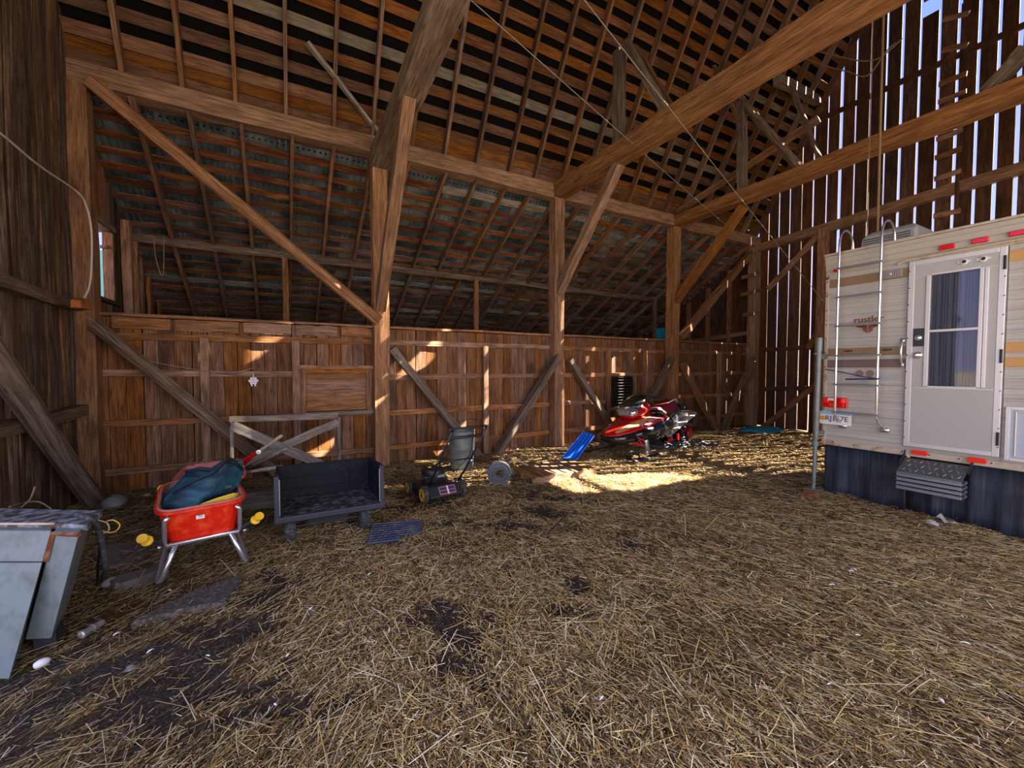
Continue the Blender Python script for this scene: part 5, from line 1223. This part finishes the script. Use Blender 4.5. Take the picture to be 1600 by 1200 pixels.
# blue plastic board leaning on it
p00, p10, p11, p01 = at(877, 717, 'z', .03), at(901, 721, 'z', .03), at(930, 682, 'z', .42), at(912, 675, 'z', .46)
bo = root('plastic_sled', (p00+p10)/2, label='bright blue ribbed plastic sled leaning on the snowmobile nose', cat='sled')
nrm = (p10-p00).cross(p01-p00).normalized(); nrm = nrm if nrm.y < 0 else -nrm
m_ = MB(); n1, n2 = 16, 10; rings = []
for j in range(n2+1):
    v = j/n2; row = []
    for i in range(n1+1):
        u = i/n1; p = (p00*(1-u)+p10*u)*(1-v)+(p01*(1-u)+p11*u)*v
        hgt = .010*(1 if (i//2) % 2 else 0)+(.02 if i in (0, n1) or j in (0, n2) else 0); row.append(p+nrm*hgt)
    rings.append(row)
m_.loft(rings, cap=False, closed=False); o = m_.build('shell', 'blue', bo); s_ = o.modifiers.new('solid', 'SOLIDIFY'); s_.thickness = .012; s_.offset = 1
# turquoise sled lying in the far corner
ts = at(1190, 674, 'z', .05); tq = root('plastic_sled', (ts.x, ts.y, 0), R(-25), label='turquoise plastic sled lying flat near the slatted end wall', cat='sled')
def tqf(u, t):
    e_ = math.sin(math.pi*min(max(u, .02), .98))**.5; return (-.55+1.1*u, .24*e_*math.cos(t), .06+.10*e_*max(math.sin(t), -.3)+.02*math.sin(u*9))
blob('hull', 'turq', tq, tqf, 18, 16); m_ = MB(); m_.tube([(-.50, 0, .10), (-.2, .02, .17), (.2, -.02, .16), (.5, 0, .10)], .012, 6); m_.build('keel', 'turq', tq, local=True)
# grey tarpaulin under the rear
t0 = at(1062, 696, 'z', .03); tp = MB(); rings = []
for j in range(9):
    rings.append([(-.75+1.5*i/24, -.28+.56*j/8, .035+.030*math.sin(i*1.1+j*.9)+.02*math.sin(i*2.7-j*1.7)) for i in range(25)])
tp.loft(rings, cap=False, closed=False); o = tp.build('tarpaulin', 'tarp', None, local=True, smooth=False); o.location = (t0.x, t0.y, .0); o.rotation_euler = (0, 0, R(-12)); s_ = o.modifiers.new('solid', 'SOLIDIFY'); s_.thickness = .006
tag(o, 'rumpled dark grey tarpaulin on the floor under the snowmobile track', 'tarp')

# ================================================================== LEFT FOREGROUND: OVERTURNED METAL CABINET AND RUBBLE
ab = root('metal_cabinet', (-1.25, 3.3, 0), label='pale blue-grey metal cabinet lying at the left edge, dirty on top', cat='cabinet')
ZT = .72
T = lambda px, py: at(px, py, 'z', ZT)
def solid(nm, mt, pts, back, par): # front polygon given corner by corner, pushed back by a vector
    m_ = MB(); n_ = len(pts); m_.add([Vector(p) for p in pts]+[Vector(p)+Vector(back) for p in pts], [tuple(range(n_)), tuple(range(2*n_-1, n_-1, -1))]+[(i, i+n_, (i+1) % n_+n_, (i+1) % n_) for i in range(n_)]); return m_.build(nm, mt, par, bevel=.006)
bk = Vector((-.10, .42, 0))
A0, A1 = T(-90, 829), T(80, 829); B1 = at(14, 1062, 'z', .0); B0 = B1+(A0-A1)*.75
solid('front_panel', 'mudpaint', [A0, A1, B1, B0], bk, ab)
E0, E1 = T(84, 830), T(124, 832); F1, F0 = at(80, 998, 'z', .12), at(39, 1000, 'z', .12)
F1 = F1+(0, ) if False else F1
solid('corner_panel', 'mudpaint', [E0, E1, F1, F0], bk*.9+Vector((.03, .02, 0)), ab)
m_ = MB(); h = .012
tp_ = [T(-90, 824), T(86, 824), T(137, 826), T(160, 803), T(-90, 797)]
m_.add([p+Vector((0, 0, .022)) for p in tp_]+[p+Vector((0, 0, -.012)) for p in tp_], [(0, 1, 2, 3, 4), (9, 8, 7, 6, 5)]+[(i, i+5, (i+1) % 5+5, (i+1) % 5) for i in range(5)]); m_.build('top_panel', 'mudtop', ab, bevel=.004)
m_ = MB(); m_.tube([T(-90, 824)+Vector((0, 0, .02)), T(86, 824)+Vector((0, 0, .02))], .007, 6); m_.build('top_edge_strip', 'greytrim', ab)
m_ = MB(); a, b_, c_ = E0.lerp(F0, .02), E1.lerp(F1, .02), E0.lerp(F0, .27)
fwd = Vector((.25, -.9, .2)).normalized()*.008
m_.tube([b_+fwd, a+fwd, c_+fwd], .014, 4); m_.build('rust_edge', 'rust', ab)
m_ = MB(); m_.box(((F0+F1)/2+Vector((0, .12, -.05))), (.09, .10, .11)); m_.build('foot', 'darksteel', ab)
m_ = MB(); a = T(86, 829).lerp(T(14, 1062), .0); m_.tube([A0.lerp(B0, .22)+fwd*.3, A1.lerp(B1, .22)+fwd*.3], .004, 4); m_.build('seam', 'darksteel', ab)
# hoses and cords draped over it
def line(nm, pts, r_, mt, lab, cat, seg=6):
    # smooth curve through the points
    P = [Vector(p) for p in pts]; out = []
    for i in range(len(P)-1):
        p0, p1, p2, p3 = P[max(i-1, 0)], P[i], P[i+1], P[min(i+2, len(P)-1)]
        for k in range(6):
            t = k/6; out.append(.5*((2*p1)+(p2-p0)*t+(2*p0-5*p1+4*p2-p3)*t*t+(3*p1-p0-3*p2+p3)*t**3))
    out.append(P[-1]); m_ = MB(); m_.tube(out, r_, seg); o = m_.build(nm, mt, None, smooth=True, origin=tuple(P[0])); return tag(o, lab, cat)
line('hose', [T(120, 812)+Vector((0, 0, .03)), T(145, 818)+Vector((0, 0, .02)), at(155, 832, 'y', 3.35), at(162, 860, 'y', 3.4), at(165, 890, 'y', 3.5), at(160, 905, 'z', .03)], .016, 'rubber', 'black hose hanging off the right end of the metal cabinet', 'hose', 8)
line('hose', [T(125, 815)+Vector((0, 0, .03)), at(150, 826, 'y', 3.45), at(156, 855, 'y', 3.5), at(153, 885, 'y', 3.6), at(152, 915, 'z', .04)], .008, 'ink', 'thin black hose beside the thicker one at the cabinet end', 'hose')
line('cord', [T(143, 808)+Vector((0, 0, .02)), at(152, 812, 'y', 3.5), at(167, 817, 'y', 3.5), at(170, 828, 'y', 3.5), at(160, 833, 'y', 3.5), at(145, 831, 'y', 3.5)], .004, 'cord', 'white cord in a small loop at the cabinet corner', 'cord')
line('cord', [at(167, 814, 'y', 3.6), at(178, 813, 'y', 3.6), at(187, 820, 'y', 3.6), at(182, 829, 'y', 3.6), at(170, 832, 'y', 3.6), at(150, 826, 'y', 3.5)], .004, 'rope', 'yellowish cord loop sticking out right of the cabinet', 'cord')
line('wire', [T(15, 797)+Vector((0, 0, .02)), at(35, 786, 'y', 4.0), at(60, 784, 'y', 4.0), at(80, 795, 'y', 3.9)], .005, 'hemp', 'bent brown wire arching over the back of the cabinet', 'wire')
line('stick', [at(33, 793, 'y', 3.9), at(47, 780, 'y', 4.0), at(55, 760, 'y', 4.1)], .006, 'hemp', 'thin upright twig behind the metal cabinet', 'twig')
# slabs
def slab(pts, z0, z1, mat, lab, cat, nm='concrete_slab', amp=.008):
    P = [at(px, py, 'z', z1) for px, py in pts]; c_ = sum(P, Vector())/len(P); m_ = MB(); top = []
    for i in range(len(P)):
        a, b_ = P[i], P[(i+1) % len(P)]
        for k in range(5): q = a.lerp(b_, k/5); top.append(q+Vector((random.uniform(-amp, amp), random.uniform(-amp, amp), random.uniform(-amp, amp)*.5)))
    m_.loft([[Vector((p.x, p.y, z0)) for p in top], top, [p.lerp(c_, .06)+Vector((0, 0, .006)) for p in top]]); o = m_.build(nm, mat, None, origin=(c_.x, c_.y, 0)); return tag(o, lab, cat)
slab([(148, 862), (165, 850), (228, 845), (232, 862), (205, 880), (165, 885)], -.03, .035, 'concrete', 'pale dusty concrete slab behind the cabinet, left of the wheelbarrow', 'slab')
slab([(168, 905), (262, 878), (262, 886), (215, 905), (178, 914)], -.03, .05, 'concrete', 'narrow pale broken slab edge in front of the larger dusty slab', 'slab')
slab([(205, 975), (215, 965), (300, 925), (375, 898), (376, 905), (352, 942), (290, 952)], -.03, .045, 'dirtslab', 'dark dirty slab half buried below the wheelbarrow feet', 'slab')
def rock(px, py, r_, mat, lab, cat, nm, sq=.7, z=None):
    p = at(px, py, 'z', .02); rs = random.Random(px); k = [rs.uniform(0, 6) for _ in range(4)]
    m_ = MB(); rings = []
    for i in range(9):
        ph = -math.pi/2+math.pi*i/8; rings.append([(p.x+r_*max(math.cos(ph), .02)*math.cos(t)*(1+.13*math.sin(3*t+k[0])), p.y+r_*max(math.cos(ph), .02)*math.sin(t)*(1+.13*math.sin(2*t+k[1])), r_*sq*(.9+math.sin(ph)*(1+.1*math.sin(2*t+k[2])))) for t in [2*math.pi*q/14 for q in range(14)]])
    m_.loft(rings); o = m_.build(nm, mat, None, smooth=True, origin=(p.x, p.y, 0)); return tag(o, lab, cat)
rock(179, 792, .115, 'stone', 'grey rounded stone at the foot of the dark left brace', 'stone', 'stone')
rock(172, 912, .05, 'stone', 'small dark lump beside the fallen hose end', 'stone', 'stone')
rock(205, 1045, .028, 'stone', 'small grey pebble on the dirt in the left foreground', 'stone', 'stone')
m_ = MB(); p = at(66, 1037, 'z', .02); m_.lathe([(.002, -.034), (.014, -.030), (.022, -.012), (.023, .004), (.018, .020), (.009, .030), (.001, .033)], (0, 0, 0), 'x', 16); o = m_.build('egg', 'eggwhite', None, local=True, smooth=True); o.location = (p.x, p.y, gzf(p.x, p.y)+.022); o.rotation_euler = (0, 0, .6); tag(o, 'white egg lying on the dirt at the foot of the metal cabinet', 'egg')
m_ = MB(); p, q = at(127, 992, 'z', .035), at(160, 972, 'z', .035); m_.tube([p, p.lerp(q, .12), p.lerp(q, .14), p.lerp(q, .45), p.lerp(q, .5), p.lerp(q, .55), q], [.026, .026, .022, .022, .028, .024, .018], 12); o = m_.build('bottle', 'stone', None, origin=tuple(p)); tag(o, 'grimy grey cylinder lying on the ground right of the cabinet', 'bottle')
m_ = MB(); d_ = (p-q).normalized(); m_.tube([p, p+d_*.006], [.022, .016], 12); o2_ = m_.build('metal_cap', 'alu', o)
line('twig', [at(860, 829, 'z', .04), at(872, 817, 'z', .05), at(888, 800, 'z', .04)], .006, 'ink', 'thin dark twig on the straw in the middle of the floor', 'twig')
line('hay_stalks', [at(785, 722, 'z', .06), at(798, 715, 'z', .16), at(812, 720, 'z', .12), at(825, 728, 'z', .04)], .006, 'cord', 'pale bent stalk arching over the straw behind the wire roll', 'stalk')

# ================================================================== THINGS ON THE WALLS, CABLES, ROPES
eb = root('electrical_box', (at(396, 596, 'y', 7.0)), label='small white electrical box on the board wall left of the hatch', cat='box'); c_ = at(396, 595, 'y', 7.03)
m_ = MB(); m_.box(c_, (.085, .06, .10)); m_.build('case', 'white', eb, bevel=.01); m_ = MB()
for s2 in (-1, 1): m_.box(c_+Vector((.022*s2, 0, -.062)), (.018, .03, .03)); m_.box(c_+Vector((.05*s2, 0, .0)), (.02, .03, .03))
m_.build('conduit_stub', 'white', eb); m_ = MB()
for j in range(3): m_.box(c_+Vector((0, -.032, .025-.024*j)), (.05, .004, .006))
m_.build('cover_ribs', 'vent', eb); m_ = MB(); m_.tube([c_+Vector((0, 0, .05)), c_+Vector((0, 0, .11))], .004, 5); m_.build('wire_tail', 'steel', eb)
line('cable', [at(132, 494, 'y', 6.75), at(152, 506, 'y', 6.75), at(185, 540, 'y', 6.7), at(225, 562, 'y', 6.98), at(290, 575, 'y', 7.0), at(330, 580, 'y', 6.95), at(365, 582, 'y', 7.0), at(395, 575, 'y', 7.0)], .006, 'wire', 'thin grey cable sagging along the left board wall to the white box', 'cable')
line('cable', [at(-40, 185, 'x', -1.98), at(0, 208, 'x', -1.97), at(60, 258, 'x', -1.96), at(118, 298, 'x', -1.95), at(134, 320, 'x', -1.85), at(143, 365, 'x', -1.80), at(141, 440, 'x', -1.82), at(129, 470, 'x', -1.85)], .010, 'cord', 'thick pale cable hanging across the rough slab wall beside the sky opening', 'cable')
c_ = at(127, 476, 'x', -1.84); m_ = MB(); m_.prism([(c_.y-.14, c_.z-.05), (c_.y-.14, c_.z+.03), (c_.y-.02, c_.z+.07), (c_.y+.16, c_.z-.0), (c_.y+.16, c_.z-.04)], 'x', c_.x-.04, c_.x+.04)
tag(m_.build('wood_block', 'orangewood', None, origin=(c_.x, c_.y, c_.z), bevel=.005), 'orange-stained wood block fixed on the corner post under the pale cable', 'block')
for (a_, b_), v, lab in ((((800, 55), (1186, 396)), 1, 'thin tight guy wire crossing in front of the upper roof, lower one'), (((958, 55), (1286, 470)), 2, 'thin tight guy wire crossing above the tie beams, upper one')):
    p = at(*a_, 'y', 4.0 if v == 1 else 3.6); q = at(*b_, 'x', XR-.25); d_ = p-q; p = q+d_*1.25
    line('guy_wire', [p, (p+q)/2+Vector((0, 0, -.03)), q], .006, 'wire', lab, 'wire', 5)
p = at(1371, 372, 'x', 6.75); line('rope', [Vector((p.x, p.y, 9.5)), Vector((p.x, p.y+.01, 6)), Vector((p.x, p.y, 3.27))], .014, 'hemp', 'brown rope hanging straight down onto the camper roof unit', 'rope', 8)
p = at(1355, 365, 'x', 7.6); line('rope', [Vector((p.x, p.y, 9.5)), Vector((p.x, p.y+.01, 6)), Vector((p.x, p.y, 3.2))], .008, 'hemp', 'thinner brown rope hanging left of the thicker one above the camper', 'rope', 6)
for k, (pts, lab) in enumerate([([(1255, 90), (1290, 103), (1325, 112), (1355, 118), (1385, 80), (1400, 66)], 'slack cord looping under the peak, lower one'), ([(1275, 80), (1310, 88), (1345, 95), (1375, 90), (1410, 60)], 'slack cord looping under the peak, upper one')]):
    line('cord', [at(px, py, 'x', 8.6) for px, py in pts], .010, 'hemp', lab, 'cord')
line('string_loop', [at(240, 368, 'y', 8.4), at(243, 400, 'y', 8.4), at(250, 425, 'y', 8.4), at(254, 430, 'y', 8.4), at(256, 420, 'y', 8.4), at(256, 368, 'y', 8.4)], .006, 'hemp', 'knotted string hanging from the pole under the lower roof', 'string')
# things lying on top of the low wall
p, q = at(688, 519, 'y', 7.35), at(731, 520, 'y', 7.35); m_ = MB(); m_.box((0, 0, 0), ((q-p).length, .22, .035)); o = m_.build('blue_panel', 'rvpanel', None, local=True, bevel=.006); o.location = Vector(((p.x+q.x)/2, 7.38, 2.285)); tag(o, 'flat pale blue panel lying on top of the low wall', 'panel')
c_ = at(1038, 531, 'y', 7.5); bn = root('storage_bin', (c_.x, 7.5, 2.25), label='teal plastic bin standing on the loft behind the third post', cat='bin')
m_ = MB(); m_.prism([(-.14, 0), (.14, 0), (.17, .36), (-.17, .36)], 'y', -.12, .12); m_.build('bin_body', 'turq', bn, local=True, bevel=.01); m_ = MB(); m_.box((0, 0, .37), (.37, .28, .025)); m_.build('rim', 'turq', bn, local=True, bevel=.005); m_ = MB(); m_.box((-.06, -.15, .18), (.02, .01, .34)); m_.build('white_strip', 'white', bn, local=True)
